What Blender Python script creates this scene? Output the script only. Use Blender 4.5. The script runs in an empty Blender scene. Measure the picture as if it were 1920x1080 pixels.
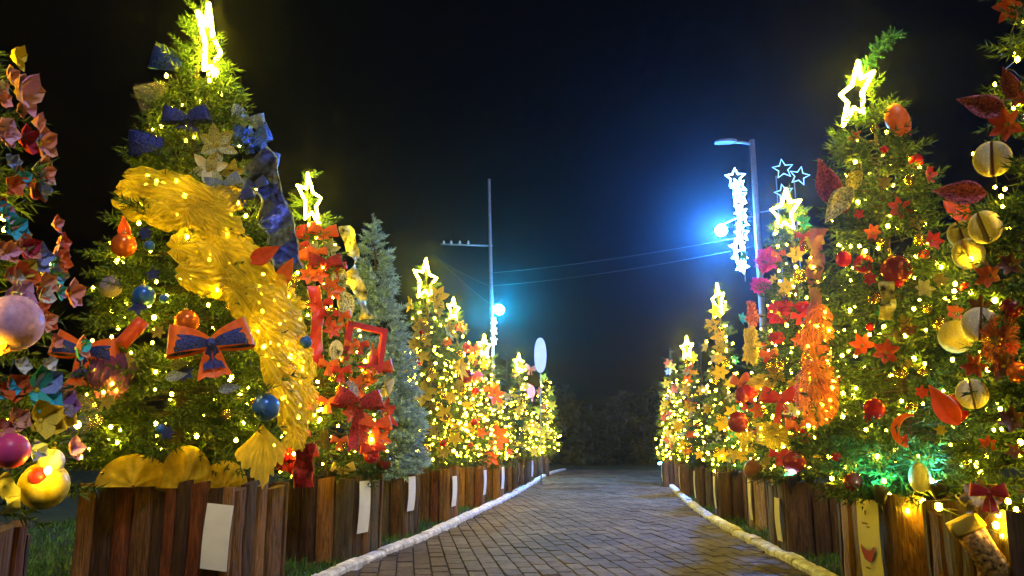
import bpy, math, random
import numpy as np
from mathutils import Vector, Matrix

random.seed(7)
RNG = np.random.default_rng(11)
sc = bpy.context.scene
COL = sc.collection

# ------------------------------------------------------------------ camera
F = 1500.0                       # focal length in pixels of the 1920 px wide picture
PITCH = math.atan(290 / F)
YAW = math.atan(170 / F * math.cos(PITCH))
CAM = Vector((0, 0, 1.1))
cd = bpy.data.cameras.new('camera')
cam = bpy.data.objects.new('camera', cd)
COL.objects.link(cam)
cd.sensor_width = 36.0
cd.lens = 36.0 * F / 1920
cd.clip_start = 0.05
cd.clip_end = 600
cam.location = CAM
cam.rotation_euler = (math.pi / 2 + PITCH, 0, YAW)
sc.camera = cam
ROT = Matrix.Rotation(YAW, 3, 'Z') @ Matrix.Rotation(math.pi / 2 + PITCH, 3, 'X')

# ------------------------------------------------------------------ night sky, added fill light, exposure
world = bpy.data.worlds.new('World')
sc.world = world
world.use_nodes = True
wn = world.node_tree
sky = wn.nodes.new('ShaderNodeTexSky')
sky.sky_type = 'NISHITA'
sky.sun_disc = False
SUN_EL, SUN_AZ = 48, 150          # behind the camera, to its right
sky.sun_elevation = math.radians(-4)
sky.sun_rotation = math.radians(SUN_AZ)
wn.links.new(sky.outputs[0], wn.nodes['Background'].inputs[0])
wn.nodes['Background'].inputs[1].default_value = 0.05
sd = bpy.data.lights.new('fill_sun', 'SUN')  # added general fill, stands in for unseen street lamps behind the camera
sd.energy = 1.2
sd.angle = math.radians(8)
sd.color = (0.82, 0.86, 1.0)
sun = bpy.data.objects.new('fill_sun', sd)
COL.objects.link(sun)
_d = Vector((math.sin(math.radians(SUN_AZ)) * math.cos(math.radians(SUN_EL)),
             math.cos(math.radians(SUN_AZ)) * math.cos(math.radians(SUN_EL)),
             math.sin(math.radians(SUN_EL))))
sun.rotation_euler = _d.to_track_quat('Z', 'Y').to_euler()
sc.view_settings.view_transform = 'Standard'
sc.view_settings.look = 'None'
sc.view_settings.exposure = 0.0
sc.view_settings.gamma = 1.0
sc.view_settings.use_curve_mapping = False
cy = sc.cycles
cy.use_denoising = True
cy.use_adaptive_sampling = True
cy.adaptive_threshold = 0.03
cy.max_bounces = 4
cy.diffuse_bounces = 1
cy.glossy_bounces = 1
cy.transmission_bounces = 3
cy.transparent_max_bounces = 7
cy.volume_bounces = 0
cy.sample_clamp_indirect = 4
cy.caustics_reflective = False
cy.caustics_refractive = False

# ------------------------------------------------------------------ picture geometry helpers
def ray(px, py):
    return (ROT @ Vector(((px - 960) / F, (540 - py) / F, -1))).normalized()

def ground(px, py, z=0.0):
    d = ray(px, py)
    return CAM + d * ((z - CAM.z) / d.z)

def on_plane(px, py, p):
    """point seen at the pixel, on the upright plane through p facing the camera"""
    n = Vector((p.x - CAM.x, p.y - CAM.y, 0)).normalized()
    d = ray(px, py)
    return CAM + d * ((p - CAM).dot(n) / d.dot(n))

def project(p):
    v = ROT.transposed() @ (p - CAM)
    return 960 + F * v.x / -v.z, 540 - F * v.y / -v.z, -v.z

# ------------------------------------------------------------------ object helpers
def tag(o, label=None, cat=None, group=None, kind=None):
    if label: o['label'] = label
    if cat: o['category'] = cat
    if group: o['group'] = group
    if kind: o['kind'] = kind
    return o

def new(name, me, parent=None, mat=None):
    o = bpy.data.objects.new(name, me)
    COL.objects.link(o)
    if parent is not None: o.parent = parent
    if mat is not None and me is not None and not me.materials:
        me.materials.append(mat)
    return o

def inst(name, me, mat, parent=None, M=None):
    """object on shared mesh data with a material of its own"""
    o = bpy.data.objects.new(name, me)
    COL.objects.link(o)
    if not me.materials: me.materials.append(mat)
    o.material_slots[0].link = 'OBJECT'
    o.material_slots[0].material = mat
    if parent is not None: o.parent = parent
    if M is not None: o.matrix_basis = M
    return o

def empty(name, M=None):
    o = bpy.data.objects.new(name, None)
    o.empty_display_size = 0.05
    COL.objects.link(o)
    if M is not None: o.matrix_basis = M
    return o

def mesh(name, v, f, smooth=False):
    me = bpy.data.meshes.new(name)
    me.from_pydata([tuple(x) for x in v], [], f)
    if smooth: me.polygons.foreach_set('use_smooth', [True] * len(me.polygons))
    me.update()
    return me

def mesh_np(name, verts, faces, smooth=False):
    """verts (n,3), faces (m,k) as arrays"""
    verts = np.asarray(verts, dtype=np.float32); faces = np.asarray(faces, dtype=np.int32)
    me = bpy.data.meshes.new(name)
    m, k = faces.shape
    me.vertices.add(len(verts)); me.vertices.foreach_set('co', verts.ravel())
    me.loops.add(m * k); me.loops.foreach_set('vertex_index', faces.ravel())
    me.polygons.add(m); me.polygons.foreach_set('loop_start', np.arange(0, m * k, k, dtype=np.int32))
    if smooth: me.polygons.foreach_set('use_smooth', np.ones(m, dtype=bool))
    me.update(calc_edges=True)
    return me

def tube_data(pts, r, sides=6, closed=False):
    pts = [Vector(p) for p in pts]; n = len(pts); v = []; f = []
    for i, p in enumerate(pts):
        a = pts[(i - 1) % n] if (closed or i) else p
        b = pts[(i + 1) % n] if (closed or i < n - 1) else p
        t = (b - a).normalized()
        u = t.cross(Vector((0.13, 0.21, 0.97))).normalized()
        w = t.cross(u)
        rr = r[i] if isinstance(r, (list, tuple)) else r
        for k in range(sides):
            an = 2 * math.pi * k / sides
            v.append(p + u * math.cos(an) * rr + w * math.sin(an) * rr)
    m = n if closed else n - 1
    for i in range(m):
        j = (i + 1) % n
        for k in range(sides):
            l = (k + 1) % sides
            f.append((i * sides + k, i * sides + l, j * sides + l, j * sides + k))
    if not closed:
        f.append(tuple(range(sides))[::-1]); f.append(tuple((n - 1) * sides + k for k in range(sides)))
    return v, f

def tube(name, pts, r, sides=6, closed=False):
    v, f = tube_data(pts, r, sides, closed)
    return mesh(name, v, f, True)

def join(parts):
    V, Fc = [], []
    for v, f in parts:
        o = len(V); V += [Vector(x) for x in v]; Fc += [tuple(i + o for i in q) for q in f]
    return V, Fc

def box_data(c, s):
    x, y, z = c; a, b, d = s[0] / 2, s[1] / 2, s[2] / 2
    v = [Vector((x + i * a, y + j * b, z + k * d)) for i in (-1, 1) for j in (-1, 1) for k in (-1, 1)]
    return v, [(0, 1, 3, 2), (4, 6, 7, 5), (0, 4, 5, 1), (2, 3, 7, 6), (0, 2, 6, 4), (1, 5, 7, 3)]

def lathe(name, prof, n=20):
    v, f = [], []
    for r, z in prof:
        for k in range(n):
            a = 2 * math.pi * k / n; v.append((r * math.cos(a), r * math.sin(a), z))
    for i in range(len(prof) - 1):
        for k in range(n):
            l = (k + 1) % n
            f.append((i * n + k, i * n + l, (i + 1) * n + l, (i + 1) * n + k))
    return mesh(name, v, f, True)

def sphere(name, r=1, n=16, m=10):
    return lathe(name, [(r * math.sin(math.pi * i / m) + 1e-4, -r * math.cos(math.pi * i / m)) for i in range(m + 1)], n)

def frame(p, n, up=Vector((0, 0, 1)), roll=0.0, s=1.0):
    z = Vector(n).normalized()
    x = up.cross(z)
    if x.length < 1e-3: x = Vector((1, 0, 0))
    x.normalize(); y = z.cross(x)
    M = Matrix((x, y, z)).transposed().to_4x4()
    M = Matrix.Translation(p) @ M @ Matrix.Rotation(roll, 4, 'Z')
    if not isinstance(s, (tuple, list)): s = (s, s, s)
    return M @ Matrix.Diagonal((*s, 1))

# ------------------------------------------------------------------ materials
MATS = {}
def nodes_of(m):
    m.use_nodes = True
    return m.node_tree.nodes, m.node_tree.links, m.node_tree.nodes['Principled BSDF']

def mat(name, col, rough=0.6, metal=0.0, var=0.15, scale=18.0, bump=0.0, sheen=0.0, spec=0.4, stretch=None):
    """plain procedural surface: base colour broken up by noise, optional fine relief"""
    if name in MATS: return MATS[name]
    m = bpy.data.materials.new(name); N, L, b = nodes_of(m)
    tc = N.new('ShaderNodeTexCoord'); oi = N.new('ShaderNodeObjectInfo')
    add = N.new('ShaderNodeVectorMath'); add.operation = 'ADD'
    mul = N.new('ShaderNodeVectorMath'); mul.operation = 'MULTIPLY'
    mul.inputs[1].default_value = stretch or (1, 1, 1)
    L.new(tc.outputs['Object'], mul.inputs[0])
    sc_ = N.new('ShaderNodeMath'); sc_.operation = 'MULTIPLY'; sc_.inputs[1].default_value = 37.0
    L.new(oi.outputs['Random'], sc_.inputs[0])
    L.new(mul.outputs[0], add.inputs[0]); L.new(sc_.outputs[0], add.inputs[1])
    nz = N.new('ShaderNodeTexNoise'); nz.inputs['Scale'].default_value = scale; nz.inputs['Detail'].default_value = 4
    L.new(add.outputs[0], nz.inputs['Vector'])
    rp = N.new('ShaderNodeValToRGB')
    c = np.array(col)
    rp.color_ramp.elements[0].position = 0.3; rp.color_ramp.elements[1].position = 0.72
    rp.color_ramp.elements[0].color = (*np.clip(c * (1 - var * 1.6), 0, 1), 1)
    rp.color_ramp.elements[1].color = (*np.clip(c * (1 + var), 0, 1), 1)
    L.new(nz.outputs['Fac'], rp.inputs[0]); L.new(rp.outputs[0], b.inputs['Base Color'])
    b.inputs['Roughness'].default_value = rough; b.inputs['Metallic'].default_value = metal
    b.inputs['Specular IOR Level'].default_value = spec
    if sheen: b.inputs['Sheen Weight'].default_value = sheen
    if bump:
        bp = N.new('ShaderNodeBump'); bp.inputs['Strength'].default_value = bump; bp.inputs['Distance'].default_value = 0.01
        L.new(nz.outputs['Fac'], bp.inputs['Height']); L.new(bp.outputs[0], b.inputs['Normal'])
    MATS[name] = m
    return m

def emit(name, col, strength=1.0):
    if name in MATS: return MATS[name]
    m = bpy.data.materials.new(name); m.use_nodes = True
    N = m.node_tree.nodes; N.remove(N['Principled BSDF'])
    e = N.new('ShaderNodeEmission'); e.inputs[0].default_value = (*col, 1); e.inputs[1].default_value = strength
    m.node_tree.links.new(e.outputs[0], N['Material Output'].inputs[0])
    MATS[name] = m
    return m

def island_mat(name, ca, cb, rough=0.55, transl=0.0, spec=0.3):
    """colour picked per loose piece (needle, blade, stone) between two tones"""
    if name in MATS: return MATS[name]
    m = bpy.data.materials.new(name); N, L, b = nodes_of(m)
    g = N.new('ShaderNodeNewGeometry'); rp = N.new('ShaderNodeValToRGB')
    rp.color_ramp.elements[0].color = (*ca, 1); rp.color_ramp.elements[1].color = (*cb, 1)
    L.new(g.outputs['Random Per Island'], rp.inputs[0]); L.new(rp.outputs[0], b.inputs['Base Color'])
    b.inputs['Roughness'].default_value = rough; b.inputs['Specular IOR Level'].default_value = spec
    if transl:
        t = N.new('ShaderNodeBsdfTranslucent'); L.new(rp.outputs[0], t.inputs[0])
        mx = N.new('ShaderNodeMixShader'); mx.inputs[0].default_value = transl
        L.new(b.outputs[0], mx.inputs[1]); L.new(t.outputs[0], mx.inputs[2])
        L.new(mx.outputs[0], N['Material Output'].inputs[0])
    MATS[name] = m
    return m

def tulle(name, col, alpha=0.8, transl=0.45):
    """sheer gathered netting: open weave, light passes through"""
    if name in MATS: return MATS[name]
    m = bpy.data.materials.new(name); N, L, b = nodes_of(m)
    tc = N.new('ShaderNodeTexCoord'); nz = N.new('ShaderNodeTexNoise'); nz.inputs['Scale'].default_value = 5; nz.inputs['Detail'].default_value = 5
    L.new(tc.outputs['Object'], nz.inputs['Vector'])
    rp = N.new('ShaderNodeValToRGB'); c = np.array(col)
    rp.color_ramp.elements[0].position = 0.3; rp.color_ramp.elements[1].position = 0.7
    rp.color_ramp.elements[0].color = (*(c * 0.75), 1); rp.color_ramp.elements[1].color = (*np.clip(c * 1.1, 0, 1), 1)
    L.new(nz.outputs['Fac'], rp.inputs[0]); L.new(rp.outputs[0], b.inputs['Base Color'])
    b.inputs['Roughness'].default_value = 0.55
    wv = N.new('ShaderNodeTexWave'); wv.inputs['Scale'].default_value = 14; wv.inputs['Distortion'].default_value = 3; wv.inputs['Detail'].default_value = 3
    L.new(tc.outputs['Object'], wv.inputs['Vector'])
    bp = N.new('ShaderNodeBump'); bp.inputs['Strength'].default_value = 0.5; bp.inputs['Distance'].default_value = 0.02
    L.new(wv.outputs['Fac'], bp.inputs['Height']); L.new(bp.outputs[0], b.inputs['Normal'])
    t = N.new('ShaderNodeBsdfTranslucent'); L.new(rp.outputs[0], t.inputs[0])
    mx = N.new('ShaderNodeMixShader'); mx.inputs[0].default_value = transl
    L.new(b.outputs[0], mx.inputs[1]); L.new(t.outputs[0], mx.inputs[2])
    tr = N.new('ShaderNodeBsdfTransparent')
    mr = N.new('ShaderNodeMapRange'); mr.inputs['To Min'].default_value = alpha - 0.18; mr.inputs['To Max'].default_value = min(1, alpha + 0.15)
    L.new(nz.outputs['Fac'], mr.inputs['Value'])
    m2 = N.new('ShaderNodeMixShader'); L.new(mr.outputs[0], m2.inputs[0])
    L.new(tr.outputs[0], m2.inputs[1]); L.new(mx.outputs[0], m2.inputs[2])
    L.new(m2.outputs[0], N['Material Output'].inputs[0])
    MATS[name] = m
    return m

def wood(name, base, dark, streak=0.5):
    """rough split timber: grain drawn along the plank, bark patches, per-plank shift"""
    if name in MATS: return MATS[name]
    m = bpy.data.materials.new(name); N, L, b = nodes_of(m)
    tc = N.new('ShaderNodeTexCoord'); oi = N.new('ShaderNodeObjectInfo')
    k = N.new('ShaderNodeMath'); k.operation = 'MULTIPLY'; k.inputs[1].default_value = 53.0; L.new(oi.outputs['Random'], k.inputs[0])
    add = N.new('ShaderNodeVectorMath'); add.operation = 'ADD'
    L.new(tc.outputs['Object'], add.inputs[0]); L.new(k.outputs[0], add.inputs[1])
    st = N.new('ShaderNodeVectorMath'); st.operation = 'MULTIPLY'; st.inputs[1].default_value = (9, 9, 0.9)
    L.new(add.outputs[0], st.inputs[0])
    n1 = N.new('ShaderNodeTexNoise'); n1.inputs['Scale'].default_value = 1.6; n1.inputs['Detail'].default_value = 8; n1.inputs['Roughness'].default_value = 0.7
    L.new(st.outputs[0], n1.inputs['Vector'])
    s2 = N.new('ShaderNodeVectorMath'); s2.operation = 'MULTIPLY'; s2.inputs[1].default_value = (4, 4, 1.6)
    L.new(add.outputs[0], s2.inputs[0])
    n2 = N.new('ShaderNodeTexNoise'); n2.inputs['Scale'].default_value = 1.3; n2.inputs['Detail'].default_value = 5
    L.new(s2.outputs[0], n2.inputs['Vector'])
    rp = N.new('ShaderNodeValToRGB')
    rp.color_ramp.elements[0].position = 0.40; rp.color_ramp.elements[1].position = 0.62
    rp.color_ramp.elements[0].color = (*dark, 1); rp.color_ramp.elements[1].color = (*base, 1)
    L.new(n1.outputs['Fac'], rp.inputs[0])
    r2 = N.new('ShaderNodeValToRGB')
    r2.color_ramp.elements[0].position = 0.42; r2.color_ramp.elements[1].position = 0.56
    r2.color_ramp.elements[0].color = (0.35, 0.3, 0.28, 1); r2.color_ramp.elements[1].color = (1, 1, 1, 1)
    L.new(n2.outputs['Fac'], r2.inputs[0])
    mm = N.new('ShaderNodeMix'); mm.data_type = 'RGBA'; mm.blend_type = 'MULTIPLY'; mm.inputs[0].default_value = streak
    L.new(rp.outputs[0], mm.inputs[6]); L.new(r2.outputs[0], mm.inputs[7])
    L.new(mm.outputs[2], b.inputs['Base Color'])
    b.inputs['Roughness'].default_value = 0.5
    bp = N.new('ShaderNodeBump'); bp.inputs['Strength'].default_value = 0.9; bp.inputs['Distance'].default_value = 0.012
    L.new(n1.outputs['Fac'], bp.inputs['Height']); L.new(bp.outputs[0], b.inputs['Normal'])
    MATS[name] = m
    return m

WOODS = {
    'dark': wood('wood_dark', (0.10, 0.040, 0.020), (0.016, 0.007, 0.005)),
    'red': wood('wood_red', (0.28, 0.066, 0.018), (0.04, 0.010, 0.006)),
    'brown': wood('wood_brown', (0.25, 0.11, 0.042), (0.045, 0.019, 0.010)),
    'honey': wood('wood_honey', (0.42, 0.20, 0.06), (0.13, 0.05, 0.02), 0.4),
    'pale': wood('wood_pale', (0.52, 0.37, 0.20), (0.20, 0.12, 0.06), 0.35),
    'grey': wood('wood_grey', (0.13, 0.10, 0.08), (0.035, 0.027, 0.024)),
}
SOIL = mat('soil', (0.03, 0.02, 0.014), 0.95, var=0.4, scale=30, bump=0.6)
NEEDLE = island_mat('needles_green', (0.006, 0.024, 0.006), (0.085, 0.165, 0.035), transl=0.2)
NEEDLE_DARK = island_mat('needles_dark', (0.012, 0.04, 0.014), (0.045, 0.10, 0.04), transl=0.15)
NEEDLE_TEAL = island_mat('needles_teal', (0.02, 0.11, 0.08), (0.06, 0.24, 0.17), transl=0.15)
NEEDLE_FROST = island_mat('needles_frost', (0.11, 0.22, 0.34), (0.42, 0.68, 0.97), transl=0.1)
BARK = mat('bark', (0.05, 0.035, 0.022), 0.85, var=0.4, scale=40, bump=0.5)
BULB = emit('bulb_warm', (1.0, 0.63, 0.016), 230)
BULB_FAR = emit('bulb_warm_far', (1.0, 0.66, 0.016), 135)
WIRE = mat('wire_green', (0.01, 0.025, 0.012), 0.6)
STAR_Y = emit('star_tube_yellow', (1.0, 0.80, 0.025), 210)
WHITE = mat('paper_white', (0.78, 0.80, 0.90), 0.6, var=0.05, scale=6)
CREAM = mat('banner_cream', (0.74, 0.68, 0.44), 0.65, var=0.06, scale=7)

# ------------------------------------------------------------------ ground, path, kerbs
lawn_m = mat('lawn_soil', (0.018, 0.032, 0.010), 0.95, var=0.5, scale=3.0, bump=0.4)
g = mesh('lawn', [(-110, -20, 0), (110, -20, 0), (110, 200, 0), (-110, 200, 0)], [(0, 1, 2, 3)])
tag(new('lawn', g, None, lawn_m), kind='structure')

LK = [(420, 1250), (560, 1132), (650, 1080), (725, 1047), (800, 1016), (850, 992), (900, 966), (960, 935), (1000, 911), (1028, 893)]
RK = [(1760, 1250), (1600, 1136), (1510, 1080), (1430, 1036), (1380, 1010), (1330, 980), (1292, 952), (1262, 923), (1248, 905), (1241, 893)]
LP = [ground(*p) for p in LK]; RP = [ground(*p) for p in RK]
LP.append(LP[-1] + Vector((0.35, 6, 0))); RP.append(RP[-1] + Vector((0.9, 6, 0)))

def catmull(pts, step):
    out = []
    P = [pts[0] * 2 - pts[1]] + pts + [pts[-1] * 2 - pts[-2]]
    for i in range(1, len(P) - 2):
        n = max(2, int((P[i + 1] - P[i]).length / step))
        for k in range(n):
            t = k / n
            out.append(0.5 * ((2 * P[i]) + (P[i + 1] - P[i - 1]) * t + (2 * P[i - 1] - 5 * P[i] + 4 * P[i + 1] - P[i + 2]) * t * t
                              + (3 * P[i] - P[i - 1] - 3 * P[i + 1] + P[i + 2]) * t ** 3))
    out.append(pts[-1].copy())
    return out
LC, RC = catmull(LP, 0.1), catmull(RP, 0.1)
def x_at(C, y):
    for a, b in zip(C, C[1:]):
        if a.y <= y <= b.y: return a.x + (b.x - a.x) * (y - a.y) / max(1e-6, b.y - a.y)
    return C[0].x if y < C[0].y else C[-1].x
Y0, Y1 = max(LC[0].y, RC[0].y), min(LC[-1].y, RC[-1].y)
path = empty('path'); tag(path, kind='structure')
ys = np.arange(Y0, Y1, 0.25)
v = []; f = []
for i, y in enumerate(ys):
    v += [(x_at(LC, y) - 0.05, y, 0.006), (x_at(RC, y) + 0.05, y, 0.006)]
    if i: f.append((2 * i - 2, 2 * i - 1, 2 * i + 1, 2 * i))
new('mortar_bed', mesh('mortar_bed', v, f), path, mat('mortar', (0.075, 0.058, 0.047), 0.95, var=0.3, scale=25))

def paver_material(name, per_object):
    m = bpy.data.materials.new(name); N, L, b = nodes_of(m)
    if per_object: r = N.new('ShaderNodeObjectInfo').outputs['Random']
    else: r = N.new('ShaderNodeNewGeometry').outputs['Random Per Island']
    rp = N.new('ShaderNodeValToRGB'); e = rp.color_ramp.elements
    e[0].color = (0.12, 0.092, 0.070, 1); e[1].color = (0.19, 0.16, 0.128, 1)
    x = e.new(0.45); x.color = (0.155, 0.123, 0.097, 1)
    L.new(r, rp.inputs[0])
    g_ = N.new('ShaderNodeNewGeometry'); nz = N.new('ShaderNodeTexNoise'); nz.inputs['Scale'].default_value = 22; nz.inputs['Detail'].default_value = 7
    L.new(g_.outputs['Position'], nz.inputs['Vector'])
    n2 = N.new('ShaderNodeTexNoise'); n2.inputs['Scale'].default_value = 0.9; n2.inputs['Detail'].default_value = 6
    L.new(g_.outputs['Position'], n2.inputs['Vector'])
    mx = N.new('ShaderNodeMix'); mx.data_type = 'RGBA'; mx.blend_type = 'MULTIPLY'; mx.inputs[0].default_value = 0.75
    r2 = N.new('ShaderNodeValToRGB'); r2.color_ramp.elements[0].position = 0.3; r2.color_ramp.elements[1].position = 0.65
    r2.color_ramp.elements[0].color = (0.35, 0.32, 0.30, 1); r2.color_ramp.elements[1].color = (1, 1, 1, 1)
    L.new(nz.outputs['Fac'], r2.inputs[0]); L.new(rp.outputs[0], mx.inputs[6]); L.new(r2.outputs[0], mx.inputs[7])
    m3 = N.new('ShaderNodeMix'); m3.data_type = 'RGBA'; m3.blend_type = 'MULTIPLY'; m3.inputs[0].default_value = 0.8
    r3 = N.new('ShaderNodeValToRGB'); r3.color_ramp.elements[0].position = 0.38; r3.color_ramp.elements[1].position = 0.6
    r3.color_ramp.elements[0].color = (0.34, 0.27, 0.22, 1); r3.color_ramp.elements[1].color = (1, 1, 1, 1)
    L.new(n2.outputs['Fac'], r3.inputs[0]); L.new(mx.outputs[2], m3.inputs[6]); L.new(r3.outputs[0], m3.inputs[7])
    L.new(m3.outputs[2], b.inputs['Base Color'])
    rr = N.new('ShaderNodeMapRange'); rr.inputs['To Min'].default_value = 0.6; rr.inputs['To Max'].default_value = 0.95
    L.new(n2.outputs['Fac'], rr.inputs['Value']); L.new(rr.outputs[0], b.inputs['Roughness'])
    b.inputs['Specular IOR Level'].default_value = 0.2
    bp = N.new('ShaderNodeBump'); bp.inputs['Strength'].default_value = 0.8; bp.inputs['Distance'].default_value = 0.01
    L.new(nz.outputs['Fac'], bp.inputs['Height']); L.new(bp.outputs[0], b.inputs['Normal'])
    return m
PAV_O, PAV_S = paver_material('paver', True), paver_material('paver_field', False)

def paver_data(w, l, h, seed):
    r = random.Random(seed); c = 0.012
    q = [(-w / 2 + c, -l / 2), (w / 2 - c, -l / 2), (w / 2, -l / 2 + c), (w / 2, l / 2 - c), (w / 2 - c, l / 2), (-w / 2 + c, l / 2), (-w / 2, l / 2 - c), (-w / 2, -l / 2 + c)]
    v = [Vector((x + r.uniform(-.003, .003), y + r.uniform(-.003, .003), 0)) for x, y in q]
    v += [Vector((x.x, x.y, h - 0.006)) for x in v[:8]]
    v += [Vector((x.x * 0.94, x.y * 0.97, h + r.uniform(-.001, .001))) for x in v[:8]]
    f = [tuple(range(16, 24))]
    for a in (0, 8):
        for k in range(8): f.append((a + k, a + (k + 1) % 8, a + 8 + (k + 1) % 8, a + 8 + k))
    return v, f
PW, PL, PA = 0.15, 0.30, math.radians(13.6)
PM = [mesh('paver', *paver_data(PW - 0.010, PL - 0.010, 0.022, s)) for s in range(5)]
cells = []
for i in range(-85, 85):
    for j in range(-18, 134):
        u = (i + 0.5) * PW; w_ = (j + (0.5 if i % 2 else 0)) * PL
        x = 1.2 + u * math.cos(PA) - w_ * math.sin(PA); y = 3 + u * math.sin(PA) + w_ * math.cos(PA)
        if not (Y0 < y < Y1 and x_at(LC, y) - 0.03 < x < x_at(RC, y) + 0.03): continue
        pz = Vector((x, y, 0.02)); a, b, d = project(pz)
        if d < 2.5 or b > 1130: continue
        cells.append((d, x, y))
cells.sort()
rest = []
for n, (d, x, y) in enumerate(cells):
    a = PA + random.uniform(-.02, .02); z = 0.002 + random.uniform(0, .009)
    M = Matrix.Translation((x, y, z)) @ Matrix.Rotation(a, 4, 'Z') @ Matrix.Rotation(random.uniform(-.012, .012), 4, 'X') @ Matrix.Rotation(random.uniform(-.02, .02), 4, 'Y')
    if n < 300:
        o = new('paver', random.choice(PM), path, PAV_O); o.matrix_basis = M
    else:
        vv, ff = paver_data(PW - 0.010, PL - 0.010, 0.022, n % 7)
        rest.append(([M @ q for q in vv], ff))
o = new('paver_field', mesh('paver_field', *join(rest)), path, PAV_S); tag(o, kind='stuff')

KERB = mat('kerb_whitewash', (0.80, 0.78, 0.80), 0.8, var=0.32, scale=11, bump=0.9)
def kerb(name, C, side, seed):
    k = empty(name); tag(k, kind='structure')
    r = random.Random(seed); i = 0
    while i < len(C) - 4:
        n = r.choice((4, 5, 6, 7)); seg = C[i:i + n + 1]
        if len(seg) < 3: break
        w, h = r.uniform(.115, .145), r.uniform(.075, .10)
        v, f = [], []; m = len(seg) * 2 - 1
        for q in range(m):
            t = q / (m - 1); e = t * (len(seg) - 1); a = int(min(e, len(seg) - 2)); p = seg[a].lerp(seg[a + 1], e - a)
            tn = (seg[a + 1] - seg[a]).normalized(); nr = Vector((tn.y, -tn.x, 0)) * (-side)
            if q == 0: p = p + tn * 0.014
            if q == m - 1: p = p - tn * 0.014
            pinch = 0.93 if q in (0, m - 1) else 1 + r.uniform(-.012, .012)
            for (u, z) in ((0, 0), (-.03, .72), (.10, .98), (.4, 1.04), (.85, 1.0), (1.0, .75), (1.02, 0)):
                v.append(p + nr * (u * w + (1 - pinch) * .02 + r.uniform(-.0018, .0018)) + Vector((0, 0, max(0, z * h * pinch + (r.uniform(-.0022, .0022) if z else 0)))))
        for q in range(m - 1):
            for s in range(6): f.append((q * 7 + s, q * 7 + s + 1, q * 7 + 8 + s, q * 7 + 7 + s))
        f.append(tuple(range(7))); f.append(tuple((m - 1) * 7 + s for s in range(7))[::-1])
        new('kerb_stone', mesh('kerb_stone', v, f), k, KERB)
        i += n
kerb('kerb', LC, 1, 1); kerb('kerb', RC, -1, 2)

# grass blades on the verges
def grass():
    pts = []
    while len(pts) < 26000:
        y = 2.5 + 15 * RNG.random() ** 1.4
        x = RNG.uniform(-7.5, 4.5)
        if x_at(LC, y) - 0.15 < x < x_at(RC, y) + 0.15: continue
        a, b, d = project(Vector((x, y, 0)))
        if not (-60 < a < 1980 and b < 1160): continue
        if math.sin(x * 5.1) * math.sin(y * 4.3) + RNG.uniform(-1, 1) < -0.55: continue
        pts.append((x, y))
    P = np.array(pts); n = len(P)
    az = RNG.uniform(0, 2 * np.pi, n); h = RNG.uniform(.03, .10, n); w = RNG.uniform(.004, .008, n); le = RNG.uniform(.01, .06, n)
    d = np.stack([np.cos(az), np.sin(az)], 1); s = np.stack([-d[:, 1], d[:, 0]], 1) * w[:, None]
    V = np.zeros((n, 4, 3)); V[:, 0, :2] = P - s; V[:, 1, :2] = P + s
    V[:, 2, :2] = P + d * le[:, None] * .35 + s * .7; V[:, 2, 2] = h * .6
    V[:, 3, :2] = P + d * le[:, None]; V[:, 3, 2] = h
    Fc = np.array([[0, 1, 2], [0, 2, 3]])[None] + (np.arange(n) * 4)[:, None, None]
    o = new('grass', mesh_np('grass', V.reshape(-1, 3), Fc.reshape(-1, 3)), None, island_mat('grass_blade', (0.025, 0.08, 0.015), (0.09, 0.22, 0.04), transl=0.2))
    tag(o, 'short green grass on the verges beside the kerbs', 'grass', kind='stuff')
grass()

# ------------------------------------------------------------------ trees
def sprig_template(n, needle, width, seed):
    r = np.random.default_rng(seed)
    u = np.linspace(0.02, 1.0, n); az = np.arange(n) * 2.399 + r.uniform(-.3, .3, n)
    ang = np.radians(r.uniform(38, 70, n)); ang[-2:] = np.radians(15)
    ln = needle * (1.0 - 0.35 * u) * r.uniform(.8, 1.2, n)
    d = np.stack([np.cos(ang), np.sin(ang) * np.cos(az), np.sin(ang) * np.sin(az)], 1)
    s = np.cross(d, r.normal(size=(n, 3))); s /= np.linalg.norm(s, axis=1)[:, None]
    base = np.stack([u * 0.95, 0 * u, 0 * u], 1)
    V = np.stack([base - s * width * .5, base + s * width * .5, base + d * ln[:, None]], 1)
    st = np.array([[[0, -.02, 0], [0, .02, 0], [1, 0, 0]], [[0, 0, -.02], [0, 0, .02], [1, 0, 0]]])
    return np.concatenate([V, st]).reshape(-1, 3)

def place_sprigs(T, P, D, S):
    """T template (k,3); P,D (n,3); S (n,) -> triangle soup"""
    n = len(P); D = D / np.linalg.norm(D, axis=1)[:, None]
    A = RNG.normal(size=(n, 3)); Y = np.cross(D, A); Y /= np.linalg.norm(Y, axis=1)[:, None]; Z = np.cross(D, Y)
    M = np.stack([D, Y, Z], 2) * S[:, None, None]
    V = np.einsum('nij,kj->nki', M, T) + P[:, None, :]
    return V.reshape(-1, 3)

TREES = {}
class Tree: pass

def crown_r(t, tr):
    t = min(max(t, 0), 1)
    return tr.R * (1 - t) ** tr.p * min(1.0, 0.72 + t * 3.2) + 0.02

def axis(tr, z):
    k = z / tr.top.z
    return Vector((tr.root.x + (tr.top.x - tr.root.x) * k, tr.root.y + (tr.top.y - tr.root.y) * k, z))

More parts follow.
